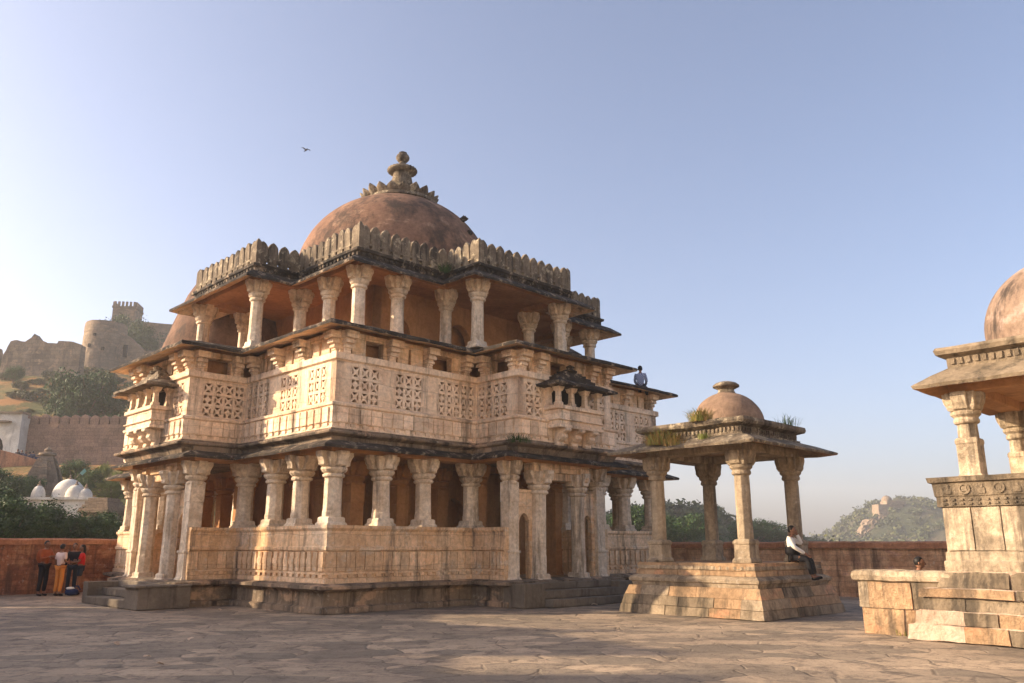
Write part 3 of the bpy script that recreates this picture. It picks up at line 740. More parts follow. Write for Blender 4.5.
for (o, d, nn) in (((0,-2.12),(1,0),(0,-1)),((-2.12,0),(0,1),(-1,0))):
    for i in range(30):
        s = -2.05+i*.141
        for z in (2.35, 2.42): mb.bar(o, d, nn, (s-.03,z), (s+.03,z), .036, 0, .085)
    for i in range(15): # carved discs and leaves
        s = -1.96+i*.28
        if i % 2:
            for q in range(10):
                a_, b_ = 2*math.pi*q/10, 2*math.pi*(q+1)/10; mb.bar(o, d, nn, (s+.085*math.cos(a_),2.61+.085*math.sin(a_)), (s+.085*math.cos(b_),2.61+.085*math.sin(b_)), .035, .06, .11)
            mb.bar(o, d, nn, (s-.045,2.61), (s+.045,2.61), .09, .06, .1)
        else:
            mb.bar(o, d, nn, (s,2.52), (s,2.62), .12, .06, .1); mb.bar(o, d, nn, (s,2.62), (s,2.69), .06, .06, .105)
mb.build('carved_frieze', M['capstone'], pv2, rough=(.25,.006,3))
k0 = None
for u in (-1.65,1.65):
    for v in (-1.65,1.65):
        if k0 is None: k0 = chhatri_column(pv2, (u,v), 2.82, 4.42, .178, M['pedestal'])
        else: dup(k0, pv2, (u,v,2.82), R(random.choice((90,180,270))))
mb = MB(); mb.sweep(square(1.65), [(.2,4.41),(.2,4.62),(-.2,4.62),(-.2,4.41)]); mb.build('beam', M['bounce_tint'], pv2, bevel=.02)
mb = MB(); mb.prism(square(1.8), 4.6, 4.8); mb.build('ceiling', M['bounce_tint'], pv2)
mb = MB(); mb.sweep(square(1.65), [(.66,4.5),(.69,4.56),(.64,4.6),(.4,4.76),(.15,4.91),(.1,4.62)], seg=.3, mi=[0,0,0,0,1,1]); mb.build('eave', [M['capstone'], M['bounce_tint']], pv2, rough=(.3,.014,2.2))
mb = MB(); mb.sweep(square(1.65), [(.16,4.9),(.16,5.1),(.2,5.12),(.3,5.16),(.33,5.24),(.3,5.3),(-.8,5.33),(-.8,4.9)], seg=.3)
for (o, d, nn) in (((0,-1.81),(1,0),(0,-1)),((-1.81,0),(0,1),(-1,0))):
    for i in range(26): mb.bar(o, d, nn, (-1.7+i*.136,4.97), (-1.7+i*.136,5.09), .07, 0, .03)
mb.prism(square(1.5), 5.1, 5.335)
mb.build('cornice', M['capstone'], pv2, rough=(.3,.012,2.5))
mb = MB(); mb.lathe([(1.5,5.3),(1.52,5.75)]+[(1.52*math.cos(R(a)),5.75+1.4*math.sin(R(a))) for a in range(5,86,5)]+[(.02,7.16)], n=48)
dm = mb.build('dome', M['dome2'] if 'dome2' in M else M['greystone'], pv2, smooth=60)
mb = MB(); mb.lathe([(.35,7.08),(.25,7.2),(.5,7.3),(.5,7.38),(.15,7.45),(.25,7.6),(.02,7.8)], n=20); mb.build('finial', M['greystone'], dm, smooth=40)
# stub wall running out from the pedestal
sx, sy_ = L2W(-1.85, -19.02)
lw = thing('low_wall', 'low patched masonry wall with a rounded coping running out from the tall pavilion', 'wall', (sx,sy_,0), YAW)
mb = MB(); mb.sweep([(.28,.82),(-.28,.82),(-.28,-1.05),(.28,-1.05)], [(.0,0),(.0,.46),(-.03,.47),(.02,.49),(.03,.93),(0,.95),(-.2,.95),(-.2,0)], closed=True, seg=.22)
mb.box(-.2,.2,-.98,.7,.2,.9)
mb = MB(); q4 = [(.28,.82),(-.28,.82),(-.28,-1.05),(.28,-1.05)]; q4 = [(-.28,-1.05),(.28,-1.05),(.28,.82),(-.28,.82)]
for z0, z1, ob, av in ((0,.47,.0,.95),(.47,.95,.03,.85)): blocks(mb, q4, z0, z1, ob, ob, .15, av, .014, .01, mis=(0,) if z0 == 0 else (1,0,2))
mb.build('masonry', [M['chhatri'],M['capstone'],M['pedestal']], lw, rough=(.14,.014,2.6))
mb = MB(); mb.box(-.255,.255,-1.03,.8,0,.94); mb.build('mortar_bed', M['mortar'], lw, rough=(.2,.012,3))
mb = MB(); mb.sweep([(.28,.9),(-.28,.9),(-.28,-1.05),(.28,-1.05)], [(.0,.95),(.05,.98),(.07,1.06),(.05,1.13),(0,1.165),(-.29,1.17),(-.29,.95)], closed=True, seg=.25)
mb.build('coping', M['pedestal'], lw, rough=(.22,.016,2.2))

# ------------------------------------------------------------------ terrace, walls
def terr_wall(name, label, pts, h, group=None, mat='redwall'):
    t = thing(name, label, 'wall', (*pts[0],0), 0, group)
    rel = [(x-pts[0][0], y-pts[0][1]) for x, y in pts]
    mb = MB(); mb.sweep(rel, [(.0,-.4),(.0,h-.22),(-.45,h-.22),(-.45,-.4)], closed=False, seg=.5)
    mb.build('masonry', M[mat], t, rough=(.5,.025,1.6))
    mb = MB(); mb.sweep(rel, [(.07,h-.22),(.1,h-.16),(.08,h-.05),(-.05,h),(-.4,h),(-.53,h-.05),(-.53,h-.22)], closed=False, seg=.5)
    mb.build('coping', M['coping'], t, rough=(.4,.03,1.3))
    return t
# outward normal = right of travel, which is the side turned to the temple
C1 = L2W(9.6, 9.0)
terr_wall('terrace_wall', 'long red-brown rubble wall with rounded coping behind the group of four people', [C1, L2W(-1.,9.0), (-15.3,32.0), (-18.2,28.7), (-27,20)], 1.88)
terr_wall('terrace_wall', 'red-brown rubble wall with rounded coping between the small pavilion and the tall one', [L2W(9.6,-32), L2W(9.6,9.0)], 1.76, mat='redwall_lift')

def hterr(x, y):
    pts = [(0,-.3),(38,-.3),(50,1.5),(62,4),(74,8.7),(84,9.6),(95,16.5),(108,24),(120,27),(150,34),(180,36),(260,25),(420,6),(700,0)]
    h = 0
    for (a, p), (b, q) in zip(pts, pts[1:]):
        if a <= y <= b: h = p+(q-p)*(y-a)/(b-a)
    m = min(1, max(0, (12-x)/40)); m = m*m*(3-2*m)
    m *= min(1, max(.0, (x+190)/90))
    far = max(0, y-86)/30; far = min(1, far)
    h = (h+.3)*m - .3
    if y > 40:
        h += noise.noise(Vector((x*.05,y*.05,0)))*2.2*far*m+noise.noise(Vector((x*.2,y*.2,3)))*.5*min(1,(y-40)/20)*m
    return h
mb = MB(); NX, NY = 110, 120
xs = [-260+ i*(330/NX) for i in range(NX+1)]; ys = [36+ (j/NY)**1.5*384 for j in range(NY+1)]
mb.add([(x,y,hterr(x,y)) for y in ys for x in xs], [(j*(NX+1)+i, j*(NX+1)+i+1, (j+1)*(NX+1)+i+1, (j+1)*(NX+1)+i) for j in range(NY) for i in range(NX)])
tag(mb.build('fort_hill', M['hill'], smooth=60), None, None, kind='structure')
def hfar(x, y):
    def bump(cx, cy, sx, sy, h): return h*math.exp(-((x-cx)/sx)**2-((y-cy)/sy)**2)
    h = -1+bump(192,420,26,60,22)+bump(262,430,50,60,24)+bump(36,165,16,26,6.6)+bump(20,165,16,30,6)+bump(57,172,9,20,2.5)+bump(330,460,60,60,20)
    if h > -.6:
        h += (noise.noise(Vector((x*.06,y*.06,1)))*2.2+noise.noise(Vector((x*.2,y*.2,1)))*.9)*min(1,(h+1)/8)
    return h
mb = MB(); NX, NY = 170, 90
xs = [-20+i*(440/NX) for i in range(NX+1)]; ys = [110+j*(460/NY) for j in range(NY+1)]
mb.add([(x,y,hfar(x,y)) for y in ys for x in xs], [(j*(NX+1)+i, j*(NX+1)+i+1, (j+1)*(NX+1)+i+1, (j+1)*(NX+1)+i) for j in range(NY) for i in range(NX)])
tag(mb.build('far_hills', M['far'], smooth=60), None, None, kind='structure')
mb = MB(); mb.add([(-890,-290,-1.02),(890,-290,-1.02),(890,990,-1.02),(-890,990,-1.02)], [(0,1,2,3)]); tag(mb.build('ground', M['far']), None, None, kind='structure')
mb = MB()
NX, NY = 120, 100
def gz(x, y): return noise.noise(Vector((x*.35,y*.35,0)))*.012+noise.noise(Vector((x*1.3,y*1.3,5)))*.006-.008
xs = [-60+i for i in range(121)]; ys = [-30+j*.7 for j in range(101)]
mb.add([(x,y,gz(x,y)) for y in ys for x in xs], [(j*121+i, j*121+i+1, (j+1)*121+i+1, (j+1)*121+i) for j in range(100) for i in range(120)])
tag(mb.build('paving', M['ground'], smooth=60), None, None, kind='structure')

# ------------------------------------------------------------------ neighbouring buildings that throw the shade on the left (out of frame)
def hall(label, x0, x1, y0, y1, h, parts=None):
    t = thing('hall', label, 'building', (x1,(y0+y1)/2,0))
    w = x1-x0; d = (y1-y0)/2
    mb = MB(); mb.box(-w,-.3,-d,d,0,h); n = max(1,int((y1-y0)/2.2))
    mb.T = Matrix.Rotation(R(90),4,'Z')
    arch_wall(mb, -d, d, 0, h, [(-d+(i+.5)*2*d/n,1.,2.4,.5) for i in range(n)] if d > 1 else [], 0, .3)
    mb.T = None
    mb.build('wall', M['stone'], t)
    mb = MB(); mb.sweep([(-w,-d),(0,-d),(0,d),(-w,d)], [(0,h-.7),(.04,h-.75),(.04,h-.68),(0,h-.55)]); mb.build('eave', M['black'], t)
    return t, d, w
SX = -29.
t, d, w = hall('broad neighbouring hall outside the photo to the left', SX-5, SX, 24.4, 34, 7.)
hall('thin tall neighbouring hall wing outside the photo to the left', SX-5, SX, 23.4, 24.38, 11.)
hall('tall neighbouring hall wing outside the photo to the left', SX-5, SX, 20.9, 22.95, 11.)
t, d, w = hall('neighbouring hall with a ridged roof outside the photo to the left', SX-5, SX, 13.1, 20.88, 9.9)
mb = MB(); yc = (13.1+20.88)/2
mb.add([(x,y-yc,z) for x in (-.6,0) for y,z in ((13.15,9.9),(13.15,11.45),(13.35,11.55),(16.2,10.9),(16.55,10.75),(16.75,11.3),(17.,11.4),(17.25,10.9),(18.2,10.2),(19.,9.9))],
    [tuple(range(10)), tuple(range(19,9,-1))]+[(i,(i+1)%10,10+(i+1)%10,10+i) for i in range(10)])
mb.build('gable', M['stone'], t)
hall('low neighbouring annexe outside the photo to the left', SX-5, SX, 11.3, 13.08, 10.25)
hall('tall neighbouring hall beside the camera outside the photo', SX-5, SX, -6, 11.28, 11.5)

# unseen reflector hall added behind the camera, bouncing sun onto the shaded face
t = thing('hall', 'long whitewashed reflector hall added unseen behind the camera to bounce sun onto the temple', 'building', (11,-12,0), math.atan2(.75,.66))
mb = MB(); arch_wall(mb, -22, 22, 0, 13, [(-20+4*i,1.6,3.,.7) for i in range(11)], 0, .5); mb.box(-22,22,.5,6,0,12.8); mb.build('wall', M['white'], t)
mb = MB(); mb.box(-22.3,22.3,-.5,.3,12.2,12.35); mb.build('eave', M['stone'], t)
# ------------------------------------------------------------------ camera, sun, sky
cam = bpy.data.cameras.new('camera'); co = bpy.data.objects.new('camera', cam); COL.objects.link(co)
cam.sensor_width = 36; cam.lens = 816.006/1024*36; cam.clip_start = .1; cam.clip_end = 9000
co.location = (0,0,1.6); co.rotation_euler = (R(90)+.246,0,0)
S.camera = co
EL = R(20)
sd = Vector((-math.cos(EL), 0.0, math.sin(EL)))
sl = bpy.data.lights.new('sun', 'SUN'); so = bpy.data.objects.new('sun', sl); COL.objects.link(so)
sl.energy = 4.; sl.angle = R(.5); sl.color = (1, .78, .53)
so.rotation_euler = sd.to_track_quat('Z', 'Y').to_euler(); so.location = (-60,10,60)
W = bpy.data.worlds.new('World'); S.world = W; W.use_nodes = True
nt = W.node_tree; bg = nt.nodes['Background']
sk = nt.nodes.new('ShaderNodeTexSky'); sk.sky_type = 'NISHITA'; sk.sun_disc = False
sk.sun_elevation = EL; sk.sun_rotation = R(-90); sk.altitude = 900; sk.air_density = .85; sk.dust_density = 8.; sk.ozone_density = 4.
hs = nt.nodes.new('ShaderNodeHueSaturation'); hs.inputs['Saturation'].default_value = .9
tn = nt.nodes.new('ShaderNodeMix'); tn.data_type = 'RGBA'; tn.blend_type = 'MULTIPLY'; tn.inputs[0].default_value = 1; tn.inputs[7].default_value = (1.1, .965, .865, 1)
nt.links.new(sk.outputs[0], hs.inputs['Color']); nt.links.new(hs.outputs[0], tn.inputs[6]); nt.links.new(tn.outputs[2], bg.inputs[0]); bg.inputs[1].default_value = .14
S.view_settings.view_transform = 'Standard'; S.view_settings.look = 'None'; S.view_settings.exposure = 1.33; S.view_settings.gamma = 1
S.view_settings.use_curve_mapping = False
hb = MB(); hb.box(-900,900,-300,1000,-2.2,70); hz = hb.build('haze', []); tag(hz, None, None, kind='stuff')
hm = bpy.data.materials.new('haze_air'); hm.use_nodes = True; n_ = hm.node_tree; n_.nodes.clear()
o_ = n_.nodes.new('ShaderNodeOutputMaterial'); v_ = n_.nodes.new('ShaderNodeVolumePrincipled')
v_.inputs['Color'].default_value = (.94,.94,.96,1); v_.inputs['Density'].default_value = .00065; v_.inputs['Anisotropy'].default_value = .25
n_.links.new(v_.outputs[0], o_.inputs['Volume']); hz.data.materials.append(hm)
S.cycles.volume_bounces = 1
S.cycles.max_bounces = 8; S.cycles.diffuse_bounces = 5
# ------------------------------------------------------------------ people
def skin_obj(name, mat, nodes, edges, parent=None, root=0, extra=None, sub=1):
    """nodes: list of (co, radius); grows one skin surface; extra: MB geometry joined into the same mesh"""
    me = bpy.data.meshes.new('t'); me.from_pydata([n[0] for n in nodes], edges, [])
    o = bpy.data.objects.new('t', me); COL.objects.link(o)
    sm = o.modifiers.new('Skin', 'SKIN'); sm.use_smooth_shade = True
    for i, n in enumerate(nodes):
        d = me.skin_vertices[0].data[i]; r = n[1]; d.radius = (r, r) if isinstance(r, float) else r; d.use_root = (i == root)
    if sub:
        ss = o.modifiers.new('Sub', 'SUBSURF'); ss.levels = sub; ss.render_levels = sub
    dg = bpy.context.evaluated_depsgraph_get()
    m2 = bpy.data.meshes.new_from_object(o.evaluated_get(dg))
    bpy.data.objects.remove(o); bpy.data.meshes.remove(me)
    if extra:
        bm = bmesh.new(); bm.from_mesh(m2)
        vs = [bm.verts.new(v) for v in extra.v]
        for f in extra.f:
            try: bm.faces.new([vs[i] for i in f]).smooth = True
            except ValueError: pass
        bm.to_mesh(m2); bm.free()
    m2.materials.clear(); m2.materials.append(mat); m2.name = name
    r = bpy.data.objects.new(name, m2); COL.objects.link(r); r.parent = parent
    return r

def ellip(mb, c, r, n=14, m=10, warp=None):
    rings = []
    for j in range(m+1):
        t = math.pi*j/m; st = max(.02, math.sin(t))
        ring = []
        for i in range(n):
            a = 2*math.pi*i/n; p = Vector((r[0]*st*math.cos(a), r[1]*st*math.sin(a), -r[2]*math.cos(t)))
            if warp: p = warp(p)
            ring.append((c[0]+p.x, c[1]+p.y, c[2]+p.z))
        rings.append(ring)
    mb.loft(rings)

STAND = dict(pelvis=(0,0,.95), waist=(0,0,1.08), chest=(0,.01,1.28), neck=(0,.015,1.44), head=(0,-.015,1.585),
    shL=(-.165,.01,1.38), elL=(-.22,.03,1.12), wrL=(-.23,-.06,.9), shR=(.165,.01,1.38), elR=(.22,.03,1.12), wrR=(.23,-.06,.9),
    hipL=(-.09,0,.91), knL=(-.1,-.02,.5), anL=(-.1,.02,.09), hipR=(.09,0,.91), knR=(.1,-.02,.5), anR=(.1,.02,.09))
def person(label, loc, rz, J=None, shirt='white_cloth', trousers='black_cloth', sleeve='wrist', legs='ankle', vest=None, long_hair=False, group=None, scale=1., backpack=None, skirt=None):
    J = {**STAND, **(J or {})}; V = {k: Vector(v) for k, v in J.items()}
    t = thing('person', label, 'person', loc, rz, group); t.scale = (scale,)*3
    N = []; E_ = []; ix = {}
    def add(k, co, r, par=None):
        ix[k] = len(N); N.append((tuple(co), r))
        if par: E_.append((ix[par], ix[k]))
    add('pelvis', V['pelvis'], .115); add('waist', V['waist'], .1, 'pelvis'); add('chest', V['chest'], .115, 'waist'); add('neck', V['neck'], .052, 'chest')
    add('nk2', V['neck'].lerp(V['head'], .45), .05, 'neck')
    for s in 'LR':
        add('sh'+s, V['sh'+s], .056, 'chest'); add('el'+s, V['el'+s], .042, 'sh'+s); add('wr'+s, V['wr'+s], .027, 'el'+s)
        d = (V['wr'+s]-V['el'+s]).normalized(); sd_ = d.cross(Vector((0,1,.2))).normalized(); up = d.cross(sd_)
        pm = V['wr'+s]+d*.06; add('pm'+s, pm, (.03,.018), 'wr'+s)
        for q, ln in zip((-1.5,-.5,.5,1.5), (.062,.075,.07,.055)):
            a = pm+d*.035+sd_*q*.017; add(f'f{s}{q}', a, .009, 'pm'+s); b = a+d*ln*.6+up*.008; add(f'g{s}{q}', b, .0085, f'f{s}{q}'); add(f'h{s}{q}', b+d*ln*.45+up*.02, .007, f'g{s}{q}')
        th = V['wr'+s]+d*.03+sd_*.03; add('t'+s, th, .011, 'wr'+s); add('u'+s, th+d*.04+sd_*.02, .009, 't'+s)
        add('hip'+s, V['hip'+s], .082, 'pelvis'); add('kn'+s, V['kn'+s], .052, 'hip'+s); add('an'+s, V['an'+s], .036, 'kn'+s)
        sh = (V['kn'+s]-V['an'+s]).normalized(); fw = Vector((0,-1,0)); fw = (fw-sh*fw.dot(sh)).normalized()
        add('toe'+s, V['an'+s]+fw*.15-sh*.06, .03, 'an'+s)
    h = V['head']; mbh = MB()
    def warp(p):
        q = p.copy()
        if p.z < -.02: q.x *= .86; q.y *= .93
        if p.y < -.05 and abs(p.x) < .025: 
            if -.035 < p.z < .015: q.y -= .02
        return q
    ellip(mbh, h, (.074,.094,.115), 16, 14, warp)
    for s in (-1, 1): ellip(mbh, h+Vector((s*.076,.01,-.005)), (.012,.02,.03), 6, 5)
    ellip(mbh, h+Vector((0,-.1,-.018)), (.013,.018,.022), 6, 5); ellip(mbh, h+Vector((0,-.084,-.06)), (.024,.012,.009), 8, 5)
    body = skin_obj('body', M['skin'], N, E_, t, 0, mbh)
    for s in (-1, 1):
        e = MB(); ellip(e, h+Vector((s*.03,-.083,.008)), (.011,.009,.008), 6, 5); e.build('eye', M['black_cloth'], body, smooth=60)
    hm_ = MB(); ellip(hm_, h+Vector((0,.016,.026)), (.083,.098,.105), 16, 10, lambda p: Vector((p.x, p.y if p.y > -.06 or p.z > .035 else -.04, max(p.z, -.07 if p.y > .0 else .02))))
    if long_hair: ellip(hm_, h+Vector((0,.075,-.1)), (.07,.05,.17), 10, 8)
    hm_.build('hair', M['hair'], t, smooth=60)
    # clothes grown over the same joints
    n2 = [(tuple(V['pelvis']+Vector((0,0,.0))), .135),(tuple(V['waist']), .122),(tuple(V['chest']), .138),(tuple(V['neck']-Vector((0,0,.045))), .075)]; e2 = [(0,1),(1,2),(2,3)]
    for s in 'LR':
        a = len(n2); n2.append((tuple(V['sh'+s]), .074)); e2.append((2,a))
        if sleeve == 'wrist':
            n2.append((tuple(V['el'+s]), .056)); n2.append((tuple(V['wr'+s]), .042)); e2 += [(a,a+1),(a+1,a+2)]
        else:
            n2.append((tuple(V['sh'+s].lerp(V['el'+s], .8)), .06)); e2.append((a,a+1))
    skin_obj('shirt', M[shirt], n2, e2, t, 0)
    n3 = [(tuple(V['pelvis']+Vector((0,0,.03))), .118)]; e3 = []
    for s in 'LR':
        a = len(n3); n3.append((tuple(V['hip'+s]), .09)); e3.append((0,a))
        if legs == 'ankle':
            n3 += [(tuple(V['kn'+s]), .074),(tuple(V['an'+s]+Vector((0,0,.03)) if V['an'+s].z < .2 else V['an'+s]), .062)]; e3 += [(a,a+1),(a+1,a+2)]
        else:
            n3.append((tuple(V['hip'+s].lerp(V['kn'+s], .75)), .085)); e3.append((a,a+1))
    skin_obj('trousers', M[trousers], n3, e3, t, 0)
    if vest:
        skin_obj('vest', M[vest], [(tuple(V['pelvis']+Vector((0,.0,.02))), .2),(tuple(V['waist']), .185),(tuple(V['chest']-Vector((0,0,.0))), .2)], [(0,1),(1,2)], t, 0)
    for s in 'LR':
        a = V['an'+s]; sh = (V['kn'+s]-a).normalized(); fw = Vector((0,-1,0)); fw = (fw-sh*fw.dot(sh)).normalized()
        skin_obj('shoe', M['black_cloth'], [(tuple(a-sh*.04+fw*(-.03)), .045),(tuple(a-sh*.045+fw*.07), .042),(tuple(a-sh*.055+fw*.17), .034)], [(0,1),(1,2)], t, 0)
    if backpack:
        b = MB(); ellip(b, V['chest']+Vector((0,.2,-.06)), (.15,.09,.22), 12, 8); ellip(b, V['chest']+Vector((0,.27,-.13)), (.1,.05,.1), 10, 6)
        o = b.build('backpack', M[backpack], None, smooth=60)
        wx = Matrix.Translation(Vector(loc)) @ Matrix.Rotation(rz,4,'Z') @ Matrix.Scale(scale,4)
        o.matrix_world = wx
        tag(o, 'rust-orange backpack on the back of the tallest person', 'backpack')
    return t
# the four at the left wall
person('person in rust-red shirt and dark trousers, leftmost of the four by the wall', (-15.75,28.5,0), R(70), dict(elL=(-.2,-.1,1.14), wrL=(-.1,-.3,1.2), wrR=(.12,-.3,1.18), elR=(.22,-.08,1.14)), 'rust_cloth', 'black_cloth', backpack='rust_cloth', scale=1.05)
person('person in a pale pink top and loose orange trousers among the four by the wall', (-15.15,28.4,0), R(160), dict(wrL=(-.12,-.25,1.1)), 'pinkish_cloth', 'orange_cloth', sleeve='short', scale=.985)
person('person all in black half hidden behind the one in orange trousers', (-15.15,29.2,0), R(20), dict(wrR=(.1,-.25,1.15)), 'black_cloth', 'dark_denim', scale=1.0)
person('person in a bright red top and dark shorts, rightmost of the four by the wall', (-14.72,28.9,0), R(-70), dict(wrL=(-.1,-.3,1.12), elL=(-.2,-.06,1.13), wrR=(.1,-.27,1.1), elR=(.2,-.06,1.13)), 'red_cloth', 'dark_denim', sleeve='short', legs='short', long_hair=True, scale=.97)
bg_ = thing('travel_bag', 'navy travel bag with a white top lying on the ground by the red-shirted person', 'bag', (-14.62,28.3,0), R(15))
b = MB(); ellip(b, (0,0,.13), (.22,.13,.12), 16, 8, lambda p: Vector((p.x,p.y,max(p.z,-.13)))); b.build('body', M['navy_cloth'], bg_, smooth=60)
b = MB(); ellip(b, (-.05,0,.25), (.14,.09,.05), 12, 6); b.build('top_bundle', M['white_cloth'], bg_, smooth=60)
b = MB(); b.loft([[(x+.02*math.cos(a),.03*math.sin(a)*1.,z+.02*math.sin(a)) for a in [k*math.pi/3 for k in range(6)]] for x,z in ((.05,.24),(.1,.32),(.18,.32),(.25,.2))]); b.build('strap', M['navy_cloth'], bg_, smooth=60)
SIT = dict(pelvis=(0,0,.11), waist=(0,.0,.25), chest=(0,.01,.45), neck=(0,.01,.6), head=(0,-.02,.745), shL=(-.165,.01,.54), shR=(.165,.01,.54),
    elL=(-.23,-.02,.3), elR=(.23,-.02,.3), wrL=(-.15,-.25,.22), wrR=(.15,-.25,.22), hipL=(-.09,-.03,.1), hipR=(.09,-.03,.1), knL=(-.12,-.42,.12), knR=(.12,-.42,.12), anL=(-.12,-.43,-.3), anR=(.12,-.43,-.3))
px_, py_ = 5.568+.5*math.cos(.775)+1.5*math.sin(.775), 21.683+.5*math.sin(.775)-1.5*math.cos(.775)
person('person in black waistcoat and white sleeves sitting on the small pavilion plinth', (px_,py_,1.225), .775+R(14), dict(SIT, elL=(-.26,-.1,.36), wrL=(-.12,-.32,.2), elR=(.2,-.2,.42), wrR=(.08,-.12,.66), head=(.02,-.03,.74), knL=(-.1,-.38,.06), knR=(.12,-.39,.08), anL=(-.1,-.44,-.34), anR=(.12,-.46,-.33)), 'white_cloth', 'black_cloth', vest='black_cloth', scale=1.02)
rx, ry = L2W(6.2,-7.05)
person('person in a checked blue shirt sitting on the temple eave with back to the camera', (rx,ry,7.32), R(160), dict(SIT, elL=(-.21,-.02,.3), wrL=(-.13,-.26,.2), elR=(.21,-.02,.3), wrR=(.13,-.26,.2)), 'checked', 'dark_denim', scale=1.06)
person('dark-haired person in a teal wrap sitting behind the low wall, only the head showing', (8.2,17.05,.53), R(60), dict(SIT), 'teal_cloth', 'black_cloth')
bench = thing('stone_block', 'stone block behind the low wall that serves as a seat', 'stone block', (8.0,17.1,0), YAW); mb = MB(); mb.box(-.4,.4,-.5,.5,0,.54); mb.build('block', M['chhatri'], bench, rough=(.25,.02,2))

# ------------------------------------------------------------------ trees and shrubs
def crown_mesh(seed, rx, ry, rz, cz, nclump, nleaf, leaf, flat=.0):
    r = random.Random(seed); mb = MB(); vs = []; fs = []
    for c in range(nclump):
        while True:
            p = Vector((r.uniform(-1,1),r.uniform(-1,1),r.uniform(-1,1)))
            if .25 < p.length < 1: break
        if p.z < -.2: p.z *= .6
        p *= (.55+.45*r.random())/max(.45, p.length)**.4
        cc = Vector((p.x*rx, p.y*ry, cz+p.z*rz)); cr = r.uniform(.2,.36)*min(rx, rz*1.2)
        for i in range(nleaf):
            d = Vector((r.gauss(0,1),r.gauss(0,1),r.gauss(0,.8)))
            d = d.normalized()*cr*r.random()**.4
            q = cc+d
            nrm = (d.normalized()+Vector((r.gauss(0,.6),r.gauss(0,.6),r.gauss(.3,.6)))).normalized()
            a = nrm.orthogonal().normalized(); a = Matrix.Rotation(r.uniform(0,6.28),3,nrm) @ a; b = nrm.cross(a)
            l = leaf*r.uniform(.6,1.3); w = l*.5; k = len(vs)
            vs += [q-a*l*.5, q+b*w*.5, q+a*l*.5, q-b*w*.5]; fs.append((k,k+1,k+2,k+3))
    mb.v = [tuple(v) for v in vs]; mb.f = fs; mb.m = [0]*len(fs)
    return mb
def tree_proto(seed, kind, mat, leaf, nclump=46, nleaf=70, rz=.3, rx=.42):
    """unit-height tree: crown as one mesh, trunk with limbs as another"""
    t = thing('tree', 'tree', 'tree')
    crown_mesh(seed, rx, rx, rz, 1-rz, nclump, nleaf, leaf).build('crown', mat, t, recalc=False)
    r = random.Random(seed+50); mb = MB()
    def limb(a, b, r0, r1):
        a = Vector(a); b = Vector(b); d = (b-a).normalized(); u = d.orthogonal().normalized(); w = d.cross(u)
        mid = a.lerp(b,.5)+u*(b-a).length*r.uniform(-.08,.08)
        mb.loft([[tuple(p+u*q*math.cos(k*math.pi/3)+w*q*math.sin(k*math.pi/3)) for k in range(6)] for p,q in ((a,r0),(mid,(r0+r1)/2),(b,r1))])
    top = (r.uniform(-.03,.03),r.uniform(-.03,.03),.42)
    limb((0,0,-.05), top, .032, .022)
    for k in range(6):
        a = k*1.05+r.uniform(-.3,.3); q = r.uniform(.18,.3)
        e = (q*math.cos(a),q*math.sin(a),r.uniform(.6,.85)); limb(top, e, .016, .006)
        limb(e, (e[0]*1.3,e[1]*1.3,e[2]+.08), .006, .002)
    mb.build('trunk', M['bark'], t, smooth=60)
    return t
protos = [tree_proto(1,0,M['leaf'],.036,80,130), tree_proto(2,0,M['leaf2'],.034,64,120,.33,.36), tree_proto(3,0,M['leaf3'],.036,54,110,.3,.4), tree_proto(4,0,M['leaf'],.034,84,130,.34,.5)]
used = [False]*4
def tree(k, x, y, z, h, wide=1., label=None, group=None):
    if not used[k]: o = protos[k]; used[k] = True
    else: o = dup(protos[k])
    o.location = (x,y,z); o.rotation_euler = (0,0,random.uniform(0,6.28)); o.scale = (h*wide,h*wide,h)
    tag(o, label, 'tree', group)
    return o
def atpx(px, py, Y):
    a = (px-512)/816.006; b = (341.5-py)/816.006; c, s = math.cos(.246), math.sin(.246)
    d = Vector((a, c-b*s, s+b*c)); return d*(Y/d.y)+Vector((0,0,1.6))
G1 = 'dark trees crowded behind the left terrace wall'; L1 = 'dense dark green tree crowded behind the left terrace wall'
for (px, py, Y, k, w) in ((-14,478,44,0,1.3),(12,493,41,3,1.2),(38,500,44,0,1.25),(62,506,42,3,1.2),(88,511,43,0,1.2),(108,516,46,3,1.2),(-2,468,56,3,1.25),(22,473,60,0,1.2)):
    p = atpx(px, py, Y); zb = hterr(p.x, Y)-.3; tree(k, p.x, Y, zb, max(3, p.z-zb), w, L1, G1)
G2 = 'lighter trees behind the white-domed shrine'
for (px, py, Y, k, w, lb) in ((76,462,68,1,1.3,'broad green tree behind the white domes'),(92,480,66,1,1.2,'small green tree to the right behind the white domes'),(104,474,67,2,1.,'yellow-green tree standing just left of the temple porch eave'),
        (112,494,63,2,1.3,'yellow-green bushy tree above the stepped grey house'),(124,490,66,2,1.2,'yellow-green tree partly hidden by the temple porch')):
    p = atpx(px, py, Y); zb = hterr(p.x, Y)-.3; h_ = max(2.5, p.z-zb); tree(k, p.x, Y, zb-h_*.3, h_*1.3, w*.85, lb, None)
for (px, py, Y, k, w, lb) in ((92,364,90,0,1.0,'large dark tree growing on the slope under the round bastion'),(112,376,92,3,.9,'dark tree on the slope right of the largest one'),(76,382,89,3,.8,'dark tree on the slope left of the largest one'),
        (124,314,140,3,1.,'dark tree in front of the square tower'),(140,322,138,3,1.,'dark tree on the wall between tower and temple'),(16,366,107,1,1.2,'bushy tree below the ruined wall on the hill'),(120,412,86,1,1.2,'low tree just above the crenellated wall')):
    p = atpx(px, py, Y); zb = hterr(p.x, Y)-.4; h_ = max(3, p.z-zb); tree(k, p.x, Y, zb-h_*.3, h_*1.3, w*.78, lb)
